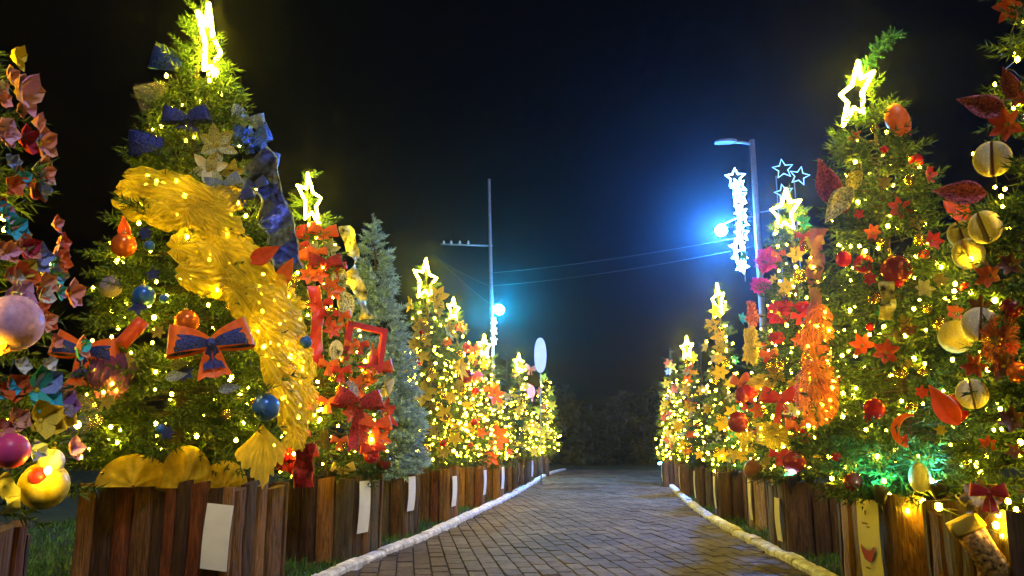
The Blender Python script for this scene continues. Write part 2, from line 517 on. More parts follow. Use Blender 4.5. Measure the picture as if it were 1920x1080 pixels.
def tree(key, bx, by, tx, ty, R, zb, label, phrase, nb=150, spr=10, s=0.17, needle=0.40, width=0.08, nn=18, m=None, p=0.88, group=None, tip=None):
    tr = Tree(); TREES[key] = tr
    tr.key, tr.phrase, tr.R, tr.zb, tr.p = key, phrase, R, zb, p
    tr.root = ground(bx, by); tr.top = on_plane(tx, ty, tr.root)
    tr.dist = math.hypot(tr.root.x, tr.root.y)
    root = empty('decorated_tree' if key != 'L3' else 'frosted_tree', Matrix.Translation(tr.root))
    tag(root, label, 'christmas tree', group or 'christmas trees in planters along the path')
    tr.obj = root
    T = sprig_template(nn, needle, width, abs(hash(key)) % 1 + ord(key[1]))
    P, D, S = [], [], []; stems = []
    H = tr.top.z - zb
    for i in range(nb):
        t = 1 - math.sqrt(random.random() * 0.985 + 0.004) if i > nb * .12 else (i / (nb * .12)) * 0.97
        tier = max(3, int(H / 0.27)); t = (math.floor(t * tier) + random.random() ** 1.4 * 0.85) / tier
        t = min(t, 0.985)
        z = zb + H * t
        r = crown_r(t, tr) * random.uniform(0.74, 1.12)
        az = random.uniform(0, 2 * math.pi)
        a = axis(tr, z); o = Vector((math.cos(az), math.sin(az), 0))
        rise = random.uniform(-.16, .10) - 0.10 * (1 - t) + 0.45 * t * t
        b0 = a; b1 = a + o * r + Vector((0, 0, r * rise))
        lowest = zb - 0.10
        if b1.z < lowest: b1.z = lowest + random.random() * .06
        stems.append((b0, b1))
        L_ = (b1 - b0).length
        dirn = (b1 - b0).normalized(); side = Vector((-o.y, o.x, 0))
        ns = max(3, int(spr * (0.45 + 0.55 * min(1, r / max(tr.R, .01)))))
        for k in range(ns):
            u = 0.30 + 0.70 * (k + random.random()) / ns
            sg = random.choice((-1, 1))
            dd = dirn * 0.75 + side * sg * random.uniform(.25, .85) + Vector((0, 0, random.uniform(-.35, .45)))
            if k == ns - 1: dd = dirn + Vector((0, 0, random.uniform(-.2, .3))); u = 0.9
            P.append(b0 + (b1 - b0) * u); D.append(dd); S.append(s * random.uniform(.75, 1.25) * (0.72 if t > .85 else 1))
    # leader at the top
    for k in range(8):
        P.append(axis(tr, tr.top.z - 0.05 * k * s / .15 - .08)); D.append(Vector((random.uniform(-.5, .5), random.uniform(-.5, .5), 1.2))); S.append(s * .7)
    V = place_sprigs(T, np.array([list(q) for q in P]), np.array([list(q) for q in D]), np.array(S))
    V -= np.array(tr.root)[None]
    cr = new('crown', mesh_np('crown', V, np.arange(len(V)).reshape(-1, 3)), root, m or NEEDLE)
    # limbs
    sd = [tube_data([a - tr.root, b - tr.root], [0.008, 0.003], 3) for a, b in stems]
    tag(new('limbs', mesh('limbs', *join(sd)), root, BARK), kind='stuff')
    zs = np.linspace(0.3, tr.top.z, 8)
    new('trunk', tube('trunk', [axis(tr, z) - tr.root for z in zs], [0.045 * (1 - .85 * i / 7) for i in range(8)], 8), root, BARK)
    if tip:
        pts = [tr.top + (on_plane(*q, tr.top) - tr.top) for q in tip]
        PP, DD, SS = [], [], []
        for a, b in zip(pts, pts[1:]):
            for k in range(22):
                PP.append(list(a.lerp(b, k / 22))); q = (b - a).normalized() * .5 + Vector((random.uniform(-1, 1), random.uniform(-1, 1), random.uniform(-1, 1))); DD.append(list(q)); SS.append(.085)
        V = place_sprigs(T, np.array(PP), np.array(DD), np.array(SS)) - np.array(tr.root)[None]
        new('bent_tip', mesh_np('bent_tip', V, np.arange(len(V)).reshape(-1, 3)), root, NEEDLE_TEAL)
    return tr

def crown_hit(tr, px, py, grow=1.0):
    """point of the crown's surface seen at a pixel, with the outward direction there"""
    d = ray(px, py); hd = math.hypot(d.x, d.y); best = None
    s0 = (tr.dist - tr.R * 1.6) / hd; s1 = (tr.dist + tr.R * .8) / hd
    for k in range(90):
        p = CAM + d * (s0 + (s1 - s0) * k / 89)
        a = axis(tr, p.z); t = (p.z - tr.zb) / (tr.top.z - tr.zb)
        dist = math.hypot(p.x - a.x, p.y - a.y) - crown_r(t, tr) * grow
        if dist < 0: best = (0, p); break
        if best is None or dist < best[0]: best = (dist, p)
    p = best[1]; a = axis(tr, p.z); n = Vector((p.x - a.x, p.y - a.y, 0))
    if n.length < 1e-4: n = Vector((CAM.x - p.x, CAM.y - p.y, 0))
    n.normalize(); n.z = 0.18
    return p, n.normalized()

# ------------------------------------------------------------------ planters
def plank_mesh(seed):
    """one split slab, unit width/height, thickness 1, base at z=0, wavering edges"""
    r = random.Random(seed); v, f = [], []; lv = 7
    prof = [(-.5, -.5), (-.5, .1), (-.36, .42), (-.1, .5), (.15, .46), (.38, .36), (.5, .05), (.5, -.5)]
    ph = [r.uniform(0, 6.28) for _ in range(4)]
    slope = r.uniform(-.02, .02)
    for i in range(lv):
        t = i / (lv - 1)
        dx = .035 * math.sin(3 * t + ph[0]); wv = 1 - .05 * abs(math.sin(4 * t + ph[1])); th = 1 + .22 * math.sin(5 * t + ph[2])
        for x, y in prof:
            z = t + (slope * x * 2 if i == lv - 1 else 0)
            v.append((x * wv + dx * .4, y * th + r.uniform(-.07, .07), z))
    n = len(prof)
    for i in range(lv - 1):
        for k in range(n): f.append((i * n + k, i * n + (k + 1) % n, (i + 1) * n + (k + 1) % n, (i + 1) * n + k))
    f.append(tuple(range(n))[::-1]); f.append(tuple((lv - 1) * n + k for k in range(n)))
    return mesh('plank', v, f)
PLANKS = [plank_mesh(s) for s in range(9)]

def planter(tr, label, w, dpt, h, rz, nf, ns, woods, side_woods=None, dx=0.0, dy=0.0):
    """open box of upright split slabs; front faces the local -y"""
    M = Matrix.Translation(tr.root + Vector((dx, dy, 0))) @ Matrix.Rotation(rz, 4, 'Z')
    root = empty('wooden_planter', M)
    tag(root, label, 'planter', 'slab planters along the path')
    r = random.Random(tr.key + 'p'); th = 0.05
    def row(n, length, place, ws):
        wd = [r.uniform(.6, 1.45) for _ in range(n)]; sm = sum(wd); x = -length / 2
        for i in range(n):
            pw = wd[i] / sm * length; c = x + pw / 2; x += pw
            o = inst('plank', r.choice(PLANKS), WOODS[ws[i % len(ws)]], root)
            o.matrix_basis = place(c) @ Matrix.Diagonal((pw * .965, th * r.uniform(.8, 1.7), h * r.uniform(.93, 1.035), 1))
    T, R_ = Matrix.Translation, Matrix.Rotation
    sw = side_woods or woods
    row(nf, w, lambda c: T((c, -dpt / 2, 0)) @ R_(math.pi, 4, 'Z'), woods[::-1] if False else woods)
    row(nf, w, lambda c: T((c, dpt / 2, 0)), ['dark', 'brown'])
    row(ns, dpt - .06, lambda c: T((w / 2 - .03, c, 0)) @ R_(-math.pi / 2, 4, 'Z'), sw)
    row(ns, dpt - .06, lambda c: T((-w / 2 + .03, c, 0)) @ R_(math.pi / 2, 4, 'Z'), sw)
    vv, ff = box_data((0, 0, h * .45), (w - .09, dpt - .09, h * .8))
    new('soil', mesh('soil', vv, ff), root, SOIL)
    tr.planter = root; tr.pdim = (w, dpt, h); tr.pM = M
    return root

def sign(tr, label, face, u, z, w, h, tilt=0.0, material=None, marks=False, off=0.05):
    """paper or board fixed to a planter's side: face is 'front', 'left' or 'right' of the box"""
    W, D_, H = tr.pdim
    T, R_ = Matrix.Translation, Matrix.Rotation
    loc = {'front': T((u, -D_ / 2 - off, z)), 'right': T((W / 2 + off - .03, u, z)) @ R_(math.pi / 2, 4, 'Z'), 'left': T((-W / 2 - off + .03, u, z)) @ R_(-math.pi / 2, 4, 'Z')}[face]
    M = tr.pM @ loc @ R_(tilt, 4, 'Y')
    n = 8; v, f = [], []
    for i in range(n + 1):
        t = i / n; bow = -0.014 * math.sin(math.pi * t) - .01 * t * t
        for x in (-w / 2, w / 2): v.append((x, bow, -h / 2 + h * t))
        for x in (-w / 2, w / 2): v.append((x, bow + .004, -h / 2 + h * t))
    for i in range(n):
        a, b = i * 4, i * 4 + 4
        f += [(a, a + 1, b + 1, b), (a + 3, a + 2, b + 2, b + 3), (a + 2, a, b, b + 2), (a + 1, a + 3, b + 3, b + 1)]
    f += [(0, 2, 3, 1), (n * 4, n * 4 + 1, n * 4 + 3, n * 4 + 2)]
    me = mesh('paper_sign', v, f, False)
    if not marks:
        o = new('paper_sign', me, None, material or WHITE); o.matrix_basis = M
    else:
        o = empty('banner_sign', M); sheet = new('sheet', me, o, material or CREAM)
        pts = [(-.36, .62), (-.30, .50), (-.2, .42), (-.02, .34), (.16, .42), (.27, .50), (.36, .66), (.33, .30), (.22, -.05), (.02, -.22), (-.2, -.08), (-.33, .24)]
        mv = [Vector((x * w * .9, -.0285, (y * .22 - .13) * h)) for x, y in pts]
        c = Vector((0.0, -.0285, -.13 * h + .05 * h)); mv.append(c)
        new('red_mark', mesh('red_mark', mv, [(12, i, (i + 1) % 12) for i in range(12)]), sheet, mat('mark_red', (0.36, 0.02, 0.02), 0.6))
        dk = mat('ink', (0.12, 0.10, 0.07), 0.7)
        for (x, zz, ww, hh) in ((.0, .36, .06, .05), (-.06, .24, .26, .018), (.08, .205, .16, .014), (-.05, -.24, .2, .016), (.0, -.36, .5, .007)):
            vv, ff = box_data((x * w, -.0275, zz * h), (ww * w, .001, hh * h)); new('printed_line', mesh('printed_line', vv, ff), sheet, dk)
    tag(o, label, 'sign', 'signs fixed to the planters')
    return o

# ------------------------------------------------------------------ fairy lights, stars, floodlights
def ico():
    t = (1 + 5 ** .5) / 2
    v = np.array([(-1, t, 0), (1, t, 0), (-1, -t, 0), (1, -t, 0), (0, -1, t), (0, 1, t), (0, -1, -t), (0, 1, -t), (t, 0, -1), (t, 0, 1), (-t, 0, -1), (-t, 0, 1)], float)
    v /= np.linalg.norm(v[0])
    f = np.array([(0, 11, 5), (0, 5, 1), (0, 1, 7), (0, 7, 10), (0, 10, 11), (1, 5, 9), (5, 11, 4), (11, 10, 2), (10, 7, 6), (7, 1, 8), (3, 9, 4), (3, 4, 2), (3, 2, 6), (3, 6, 8), (3, 8, 9), (4, 9, 5), (2, 4, 11), (6, 2, 10), (8, 6, 7), (9, 8, 1)])
    return v, f
ICO = ico()

def bulbs_mesh(P, r):
    P = np.array(P); v, f = ICO; k = len(v)
    rr = r * RNG.uniform(.55, 1.2, len(P))
    V = (v[None] * rr[:, None, None] * np.array([1, 1, 1.25]) + P[:, None]).reshape(-1, 3)
    Fc = (f[None] + (np.arange(len(P)) * k)[:, None, None]).reshape(-1, 3)
    return mesh_np('bulbs', V, Fc, True)

def fairy_lights(tr, n, r, label, material=None, lo=0.02, hi=0.93, turns=None):
    H = tr.top.z - tr.zb; root = empty('fairy_lights', Matrix.Translation(tr.root)); P = []; wire = []
    turns = turns or max(5, int(H / .28))
    steps = n * 3
    for i in range(steps):
        q = i / (steps - 1)
        t = lo + (hi - lo) * (1 - math.sqrt(1 - q * .992))
        az = turns * 2 * math.pi * t / (hi - lo) + .35 * math.sin(i * 1.7)
        a = axis(tr, tr.zb + H * t + .07 * math.sin(i * .9)); rr = crown_r(t, tr) * (0.88 + .14 * math.sin(i * 2.3))
        p = a + Vector((math.cos(az) * rr, math.sin(az) * rr, 0)) - tr.root
        wire.append(p)
        if i % 3 == 1:
            if random.random() < .12: continue
            j = Vector((random.uniform(-.07, .07), random.uniform(-.07, .07), random.uniform(-.11, .11)))
            b = p + j; out = Vector((math.cos(az), math.sin(az), 0)) * random.uniform(-.03, .05)
            P.append(list(b + out))
    new('cord', tube('cord', wire, 0.0025, 3), root, WIRE)
    b = new('bulbs', bulbs_mesh(P, r), root, material or BULB); tag(b, kind='stuff')
    tag(root, label, 'fairy lights', 'strings of warm fairy lights on the trees')
    return root

def star_pts(R, r, n=5, rot=math.pi / 2):
    return [Vector(((R if k % 2 == 0 else r) * math.cos(rot + k * math.pi / n), (R if k % 2 == 0 else r) * math.sin(rot + k * math.pi / n), 0)) for k in range(2 * n)]

def star(tr, px, py, size_px, yaw, label, tube_r=0.014, lean=0.0, material=None):
    """LED star outline on a short rod, turned by yaw about the upright"""
    p = on_plane(px, py, tr.top); s = size_px / F * project(p)[2]
    to_cam = Vector((CAM.x - p.x, CAM.y - p.y, 0)).normalized()
    n = Matrix.Rotation(yaw, 3, 'Z') @ to_cam
    p = p + to_cam * 0.05
    root = empty('star_topper', Matrix.Translation(p) @ Matrix.Rotation(lean, 4, to_cam) @ frame(Vector(), n))
    new('light_tube', tube('light_tube', star_pts(s * .5, s * .22), tube_r, 6, True), root, material or STAR_Y)
    new('rod', tube('rod', [(0, -s * .22, -.02), (0, -s * .75, -.05)], 0.006, 5), root, WIRE)
    tag(root, label, 'star light', 'lit star toppers')
    return root

def floodlight(p, direction, label, col, strength, r=0.045, body=0.1):
    root = empty('floodlight', frame(p, direction))
    new('housing', lathe('housing', [(.001, -body), (r * .7, -body), (r * 1.15, -.02), (r * 1.15, .006), (r * .98, .006), (r * .98, -.004), (.001, -.004)], 14), root, mat('lamp_housing', (0.02, 0.02, 0.022), 0.5))
    new('lens', lathe('lens', [(.0005, .001), (r * .5, .003), (r * .95, .001)], 14), root, emit('lens_' + label[:12], col, strength))
    new('bracket', tube('bracket', [(0, 0, -body), (0, -.05, -body - .05)], .008, 5), root, mat('lamp_housing', (0.02, 0.02, 0.022), 0.5))
    tag(root, label, 'floodlight')
    return root

# ---- left row, near to far
tree('L0', -175, 1330, -205, -420, 0.74, 0.80, 'tree covered in bright folded paper flowers at the left edge', 'paper flower tree', nb=150)
tree('L1', 322, 1096, 378, -8, 0.92, 0.97, 'tallest left tree with a gold netting swag and orange bows', 'gold swag tree', nb=330, spr=12, s=.19, p=.88)
tree('L2', 626, 1046, 573, 322, 0.64, 0.82, 'tree hung with red and orange ribbons behind the gold swag tree', 'red ribbon tree', nb=190, spr=10)
tree('L3', 738, 1004, 698, 402, 0.47, 0.78, 'frosted blue grey tree without any lights or ornaments', 'frosted tree', nb=420, spr=11, s=.14, needle=.5, width=.11, nn=20, m=NEEDLE_FROST, p=.82)
tree('L4', 820, 976, 797, 486, 0.60, 0.76, 'yellow decorated tree right beside the frosted tree', 'yellow tree beside the frosted tree', nb=170, spr=9, s=.15, width=.08, nn=18)
tree('L5', 884, 950, 850, 560, 0.55, 0.76, 'yellow and red tree just left of the cyan lamp pole', 'yellow tree left of the cyan lamp pole', nb=130, spr=8, s=.16, width=.09, nn=16)
tree('L6', 922, 936, 906, 630, 0.52, 0.72, 'tree with orange bows at the foot of the cyan lamp pole', 'orange bow tree under the cyan lamp', nb=110, spr=8, s=.16, width=.1, nn=16)
tree('L7', 953, 920, 950, 662, 0.42, 0.74, 'dim green tree just right of the cyan lamp pole', 'dim tree right of the cyan lamp', nb=90, spr=7, s=.17, width=.11, nn=14, m=NEEDLE_DARK)
tree('L8', 982, 908, 972, 655, 0.50, 0.74, 'small yellow lit tree left of the white oval sign', 'yellow tree left of the white oval', nb=90, spr=7, s=.18, width=.12, nn=14)
tree('L9', 1014, 894, 1026, 690, 0.52, 0.74, 'farthest yellow lit tree of the left row', 'farthest tree on the left', nb=80, spr=7, s=.2, width=.13, nn=14)
# ---- right row
tree('R0', 1985, 1240, 1945, -260, 0.50, 0.80, 'tree with cream discs and maroon leaves at the right edge', 'cream disc tree', nb=190, spr=11, s=.16)
tree('R1', 1735, 1135, 1628, 118, 0.66, 0.80, 'right tree with a tilted star and bent teal tip', 'bent tip tree', nb=300, spr=12, s=.18, p=.8, tip=[(1612, 150), (1630, 112), (1652, 84), (1678, 66)])
tree('R2', 1528, 1036, 1480, 352, 0.56, 0.80, 'orange and yellow tree with a magenta puff and white star', 'magenta puff tree', nb=240, spr=12)
tree('RB', 1440, 990, 1440, 520, 0.40, 0.76, 'small tree half hidden behind the magenta puff tree', 'half hidden tree', nb=90, spr=8, s=.14)
tree('R3', 1374, 972, 1346, 532, 0.36, 0.74, 'slim yellow and white tree left of the magenta puff tree', 'slim yellow and white tree', nb=130, spr=8, s=.13, width=.08, nn=18)
tree('R4', 1330, 950, 1312, 640, 0.32, 0.72, 'dim dark green tree between the slim and golden trees', 'dim dark tree on the right', nb=80, spr=7, s=.14, width=.1, nn=14, m=NEEDLE_DARK)
tree('R5', 1298, 930, 1288, 630, 0.34, 0.72, 'golden tree with a pale tip in the right row', 'golden tree with the pale tip', nb=90, spr=7, s=.15, width=.1, nn=14)
tree('R6', 1262, 914, 1256, 656, 0.36, 0.72, 'farthest golden tree of the right row', 'farthest tree on the right', nb=80, spr=7, s=.17, width=.11, nn=14)

planter(TREES['L0'], 'wooden planter at the left edge under the paper flower tree', .72, .72, .70, math.radians(10), 5, 5, ['brown', 'red', 'dark'], dx=-.12)
planter(TREES['L1'], 'big slab planter with red brown slabs under the gold swag tree', 1.38, .78, .79, math.radians(-9), 10, 4, ['dark', 'red', 'dark', 'red', 'dark', 'brown', 'red', 'dark', 'honey'][::-1], ['brown', 'dark', 'honey'], dx=.07)
planter(TREES['L2'], 'slab planter with one honey coloured slab under the red ribbon tree', .72, .58, .78, math.radians(-14), 4, 3, ['dark', 'dark', 'honey', 'grey'], ['dark', 'brown', 'grey', 'brown'])
planter(TREES['L3'], 'brown slab planter under the frosted tree', .46, .50, .72, math.radians(-8), 3, 3, ['brown', 'grey', 'dark'])
planter(TREES['L4'], 'brown slab planter under the yellow tree beside the frosted tree', .50, .50, .76, -0.10, 3, 3, ['brown', 'red', 'honey'])
planter(TREES['L5'], 'honey brown slab planter left of the cyan lamp pole', .46, .48, .70, -0.05, 3, 3, ['honey', 'brown', 'red'])
planter(TREES['L6'], 'slab planter under the tree with orange bows', .44, .46, .72, -.1, 3, 3, ['honey', 'brown'])
planter(TREES['L7'], 'dark slab planter under the dim left tree', .44, .46, .68, 0.1, 3, 3, ['dark', 'brown'])
planter(TREES['L8'], 'dark slab planter under the tree left of the white oval', .46, .48, .73, -0.1, 3, 3, ['dark', 'brown', 'grey'])
planter(TREES['L9'], 'last slab planter of the left row', .55, .6, .71, 0.1, 3, 3, ['dark', 'grey'])
planter(TREES['R0'], 'dark slab planter at the right edge with a stocking on it', .86, .8, .76, math.radians(6), 5, 5, ['dark', 'red', 'dark'])
planter(TREES['R1'], 'orange lit slab planter under the tree with the bent tip', .80, .78, .76, math.radians(9), 4, 4, ['red', 'dark', 'red', 'honey'][::-1], ['honey', 'honey', 'brown'])
planter(TREES['R2'], 'dark three slab planter under the magenta puff tree', .74, .66, .70, math.radians(5), 3, 3, ['dark', 'dark', 'dark'], ['dark'])
planter(TREES['RB'], 'pale wood slab planter between two dark planters', .42, .5, .70, math.radians(4), 3, 3, ['pale', 'honey', 'pale'])
planter(TREES['R3'], 'dark slab planter under the slim yellow and white tree', .46, .55, .70, 0.0, 3, 3, ['dark', 'dark', 'brown'])
planter(TREES['R4'], 'dark slab planter under the dim right tree', .44, .5, .68, 0, 3, 3, ['dark', 'grey'])
planter(TREES['R5'], 'brown slab planter under the golden tree with the pale tip', .46, .5, .68, 0, 3, 3, ['brown', 'dark'])
planter(TREES['R6'], 'last brown slab planter of the right row', .48, .55, .68, 0, 3, 3, ['brown', 'dark'])

for k, n, r, m in (('L0', 150, .013, BULB), ('L1', 200, .016, BULB), ('L2', 190, .015, BULB), ('L4', 210, .017, BULB_FAR), ('L5', 180, .019, BULB_FAR),
                   ('L6', 150, .021, BULB_FAR), ('L8', 130, .026, BULB_FAR), ('L9', 120, .028, BULB_FAR),
                   ('R0', 90, .013, BULB), ('R1', 230, .0135, BULB), ('R2', 190, .015, BULB), ('RB', 50, .016, BULB), ('R3', 120, .018, BULB_FAR), ('R5', 120, .020, BULB_FAR), ('R6', 120, .023, BULB_FAR)):
    fairy_lights(TREES[k], n, r, 'string of warm fairy lights wound round the ' + TREES[k].phrase, m)

star(TREES['L1'], 394, 92, 170, math.radians(74), 'tall yellow star light on the gold swag tree', .021, lean=math.radians(6))
star(TREES['L2'], 582, 378, 106, math.radians(64), 'narrow yellow star light on the red ribbon tree', .014, lean=math.radians(8))
star(TREES['L4'], 798, 528, 84, math.radians(58), 'yellow star light on the tree beside the frosted tree', .018)
star(TREES['L5'], 850, 582, 44, math.radians(60), 'small pale star light left of the cyan lamp pole', .018)
star(TREES['L6'], 908, 652, 46, math.radians(60), 'small pale star light at the foot of the cyan lamp pole', .02)
star(TREES['L8'], 973, 682, 36, math.radians(60), 'tiny pale star light left of the white oval', .022)
star(TREES['R1'], 1604, 180, 126, math.radians(-60), 'yellow star light under the bent teal tip', .016, lean=math.radians(-9))
star(TREES['R2'], 1472, 400, 90, math.radians(-52), 'yellow white star light on the magenta puff tree', .018, lean=math.radians(-6))
star(TREES['R3'], 1346, 566, 66, math.radians(-70), 'slender yellow star light on the slim tree', .016)
star(TREES['R5'], 1288, 654, 44, math.radians(-60), 'pale star light on the golden tree of the right row', .022)

# ------------------------------------------------------------------ street lamps, LED motifs, cables
POLE = mat('pole_steel', (0.22, 0.23, 0.25), 0.45, metal=0.3, var=0.1, scale=10)
LEDW = emit('led_white', (0.30, 0.66, 1.0), 16)
def led_star(parent, c, R, tr_=0.012, rot=math.pi / 2, mm=None):
    pts = [q + c for q in star_pts(R, R * .45, rot=rot)]
    return new('led_star', tube('led_star', pts, tr_, 5, True), parent, mm or LEDW)

# right pole
pb = ground(1450, 928); yaw_r = math.atan2(pb.x, pb.y)
pt = on_plane(1415, 262, pb)
rl = empty('street_lamp', Matrix.Translation(pb))
tag(rl, 'tall street lamp pole with a flat head beside the star column', 'street lamp', 'lamp poles')
H = pt.z
new('pole', tube('pole', [(0, 0, 0), (0, 0, H * .5), (0, 0, H)], [.085, .075, .062], 12), rl, POLE)
vv, ff = box_data((0, 0, .02), (.3, .3, .04)); new('base_plate', mesh('base_plate', vv, ff), rl, POLE)
new('arm', tube('arm', [(0, 0, H - .1), (-.25, -.03, H - .06), (-.42, -.05, H - .06)], .035, 8), rl, POLE)
hv = []
for x, hw, hh in ((-.36, .06, .06), (-.5, .12, .075), (-.75, .13, .06), (-.86, .09, .03)):
    hv.append([(x, -hw - .05, H - .06), (x, hw - .05, H - .06), (x, hw * .7 - .05, H - .06 + hh), (x, -hw * .7 - .05, H - .06 + hh)])
V_, F_ = [q for s_ in hv for q in s_], []
for i in range(3):
    for k in range(4): F_.append((i * 4 + k, i * 4 + (k + 1) % 4, i * 4 + 4 + (k + 1) % 4, i * 4 + 4 + k))
F_ += [(0, 1, 2, 3), (15, 14, 13, 12)]
new('lamp_head', mesh('lamp_head', V_, F_), rl, POLE)
# globe on a bracket below the head
gp = on_plane(1352, 432, pb) - pb
new('bracket', tube('bracket', [(0, 0, gp.z + .25), (gp.x * .5, gp.y * .5, gp.z + .28), (gp.x, gp.y, gp.z + .13)], .02, 6), rl, POLE)
gb = new('globe', sphere('globe', .13, 20, 12), rl, emit('globe_white_blue', (0.04, 0.25, 1.0), 8000)); gb.location = gp
new('collar', lathe('collar', [(.03, .17), (.07, .15), (.075, .125), (.05, .11)], 12), gb, POLE)

# column of LED stars hanging on the pole, seen to its left
mo = empty('star_column', Matrix.Translation(on_plane(1388, 520, pb) + Vector((0, -.15, 0))))
tag(mo, 'bright white column of light stars fixed to the street lamp', 'light ornament')
ms = project(pb)[2] / F
for (x, y, R, rt) in ((-2, -202, 20, 0), (4, -184, 17, .5), (8, -166, 15, .2), (-4, -60, 17, .2), (2, -20, 15, .9), (4, -150, 14, .9), (6, -128, 13, .3), (7, -108, 14, .6), (6, -86, 16, 0.1), (-2, -42, 19, .7)):
    led_star(mo, Vector((x * ms, 0, 0)) , R * ms, .022, math.pi / 2 + rt).matrix_basis = Matrix.Translation((0, random.uniform(-.05, .05), -y * ms)) @ Matrix.Rotation(math.pi / 2, 4, 'X') @ Matrix.Rotation(random.uniform(-.5, .5), 4, 'Y')
for x0, x1 in ((-4, 0), (0, 6), (6, 3)):
    pts = [((x0 + (x1 - x0) * i / 8 + 5 * math.sin(i * 1.3 + x0)) * ms, .02, (10 + 23 * i) * ms) for i in range(9)]
    new('light_chain', tube('light_chain', pts, .026, 5), mo, LEDW)
new('backing_rod', tube('backing_rod', [(8 * ms, .06, -10 * ms), (8 * ms, .06, 200 * ms)], .012, 5), mo, POLE)
new('clamp', tube('clamp', [(8 * ms, .06, 120 * ms), (26 * ms, .15, 120 * ms)], .01, 5), mo, POLE)

# three outlined stars farther along
b2 = ground(1452, 915)
m2 = empty('star_ornament', Matrix.Translation(b2))
tag(m2, 'three outlined white stars on a slim frame above the magenta puff tree', 'light ornament')
LEDT = emit('led_thin', (0.28, 0.62, 1.0), 2.6)
for (px, py, R, rt) in ((1468, 317, 21, .1), (1499, 330, 20, -.25), (1470, 362, 19, .2)):
    q = on_plane(px, py, b2) - b2; k = project(b2)[2] / F
    led_star(m2, Vector((0, 0, 0)), R * k, .016, math.pi / 2 + rt, LEDT).matrix_basis = Matrix.Translation(q) @ Matrix.Rotation(math.pi / 2, 4, 'X')
qa = on_plane(1455, 330, b2) - b2; qb = on_plane(1489, 335, b2) - b2
new('post', tube('post', [(qa.x, qa.y, 0), qa], .014, 5), m2, POLE)
new('post', tube('post', [(qb.x, qb.y, 0), qb], .014, 5), m2, POLE)
new('crossbar', tube('crossbar', [on_plane(1425, 398, b2) - b2, on_plane(1489, 388, b2) - b2], .012, 5), m2, POLE)

# left pole with the cyan lamp
lb = ground(928, 903); lt = on_plane(917, 336, lb)
ll = empty('street_lamp', Matrix.Translation(lb))
tag(ll, 'thin tall pole with a glowing cyan lamp behind the left row', 'street lamp', 'lamp poles')
new('pole', tube('pole', [(0, 0, 0), lt - lb], [.07, .045], 10), ll, POLE)
vv, ff = box_data((0, 0, .02), (.28, .28, .04)); new('base_plate', mesh('base_plate', vv, ff), ll, POLE)
ca, cb = on_plane(826, 458, lb) - lb, on_plane(924, 461, lb) - lb
new('crossarm', tube('crossarm', [ca, cb], .025, 6), ll, POLE)
for px in (832, 846, 862, 878):
    q = on_plane(px, 458, lb) - lb
    new('insulator', lathe('insulator', [(.001, 0), (.03, .01), (.045, .04), (.02, .07), (.035, .09), (.001, .12)], 8), ll, mat('porcelain', (.5, .5, .5), .3)).location = q
gp = on_plane(936, 581, lb) - lb
new('bracket', tube('bracket', [on_plane(921, 574, lb) - lb, gp + Vector((0, 0, .2))], .02, 6), ll, POLE)
gb = new('globe', sphere('globe', .15, 20, 12), ll, emit('globe_cyan', (0.01, 0.50, 0.95), 2000)); gb.location = gp
tag(gb, 'glowing cyan globe')
mo = empty('light_motif', Matrix.Translation(on_plane(925, 660, lb)))
tag(mo, 'narrow white light ornament on the cyan lamp pole', 'light ornament')
kk = project(lb)[2] / F
for i in range(3):
    led_star(mo, Vector((0, 0, 0)), 9 * kk, .022, math.pi / 2 + i * .4).matrix_basis = Matrix.Translation((2 * kk, -.12, (22 + 18 * i) * kk)) @ Matrix.Rotation(math.pi / 2, 4, 'X') @ Matrix.Rotation(1.0, 4, 'Y')
new('light_chain', tube('light_chain', [(0, -.12, -10 * kk), (1.5 * kk, -.12, 25 * kk), (0, -.12, 62 * kk)], .025, 5), mo, LEDW)

CAB = mat('cable_black', (0.09, 0.10, 0.12), 0.5)
def cable(a, b, sag, label, r=.0045):
    pts = [a.lerp(b, i / 20) - Vector((0, 0, 4 * sag * (i / 20) * (1 - i / 20))) for i in range(21)]
    o = new('cable', tube('cable', pts, r, 4), None, CAB); tag(o, label, 'cable', 'overhead cables')
pr = pb
cable(on_plane(918, 512, lb), on_plane(1412, 440, pr), .1, 'upper overhead cable between the two lamp poles')
cable(on_plane(919, 536, lb), on_plane(1412, 462, pr), .12, 'lower overhead cable between the two lamp poles')
far_l = lb + Vector((-6, 2, 0))
cable(on_plane(921, 572, lb), on_plane(818, 482, far_l), .05, 'slanting cable from the cyan lamp up to the left')
cable(on_plane(918, 536, lb), on_plane(812, 478, far_l), .08, 'faint cable leaving the pole above the cyan lamp')

# white oval sign on a stick
ob = ground(1003, 909); oc = on_plane(1013, 666, ob)
ov = empty('oval_sign', Matrix.Translation(ob))
tag(ov, 'plain white oval sign on a stick above the far left trees', 'sign')
k = project(ob)[2] / F; pts = []
for s_ in (-.015, .015):
    for i in range(20):
        a = 2 * math.pi * i / 20
        pts.append(Vector((math.copysign(abs(math.cos(a)) ** .8, math.cos(a)) * 12 * k, s_, math.sin(a) * 34 * k)) + (oc - ob))
new('panel', mesh('panel', pts, [tuple(range(20)), tuple(range(20, 40))[::-1]] + [(i, (i + 1) % 20 + 0, (i + 1) % 20 + 20, i + 20) for i in range(20)]), ov, WHITE)
new('stick', tube('stick', [(oc.x - ob.x, .03, 0), (oc.x - ob.x, .03, oc.z)], .015, 6), ov, POLE)

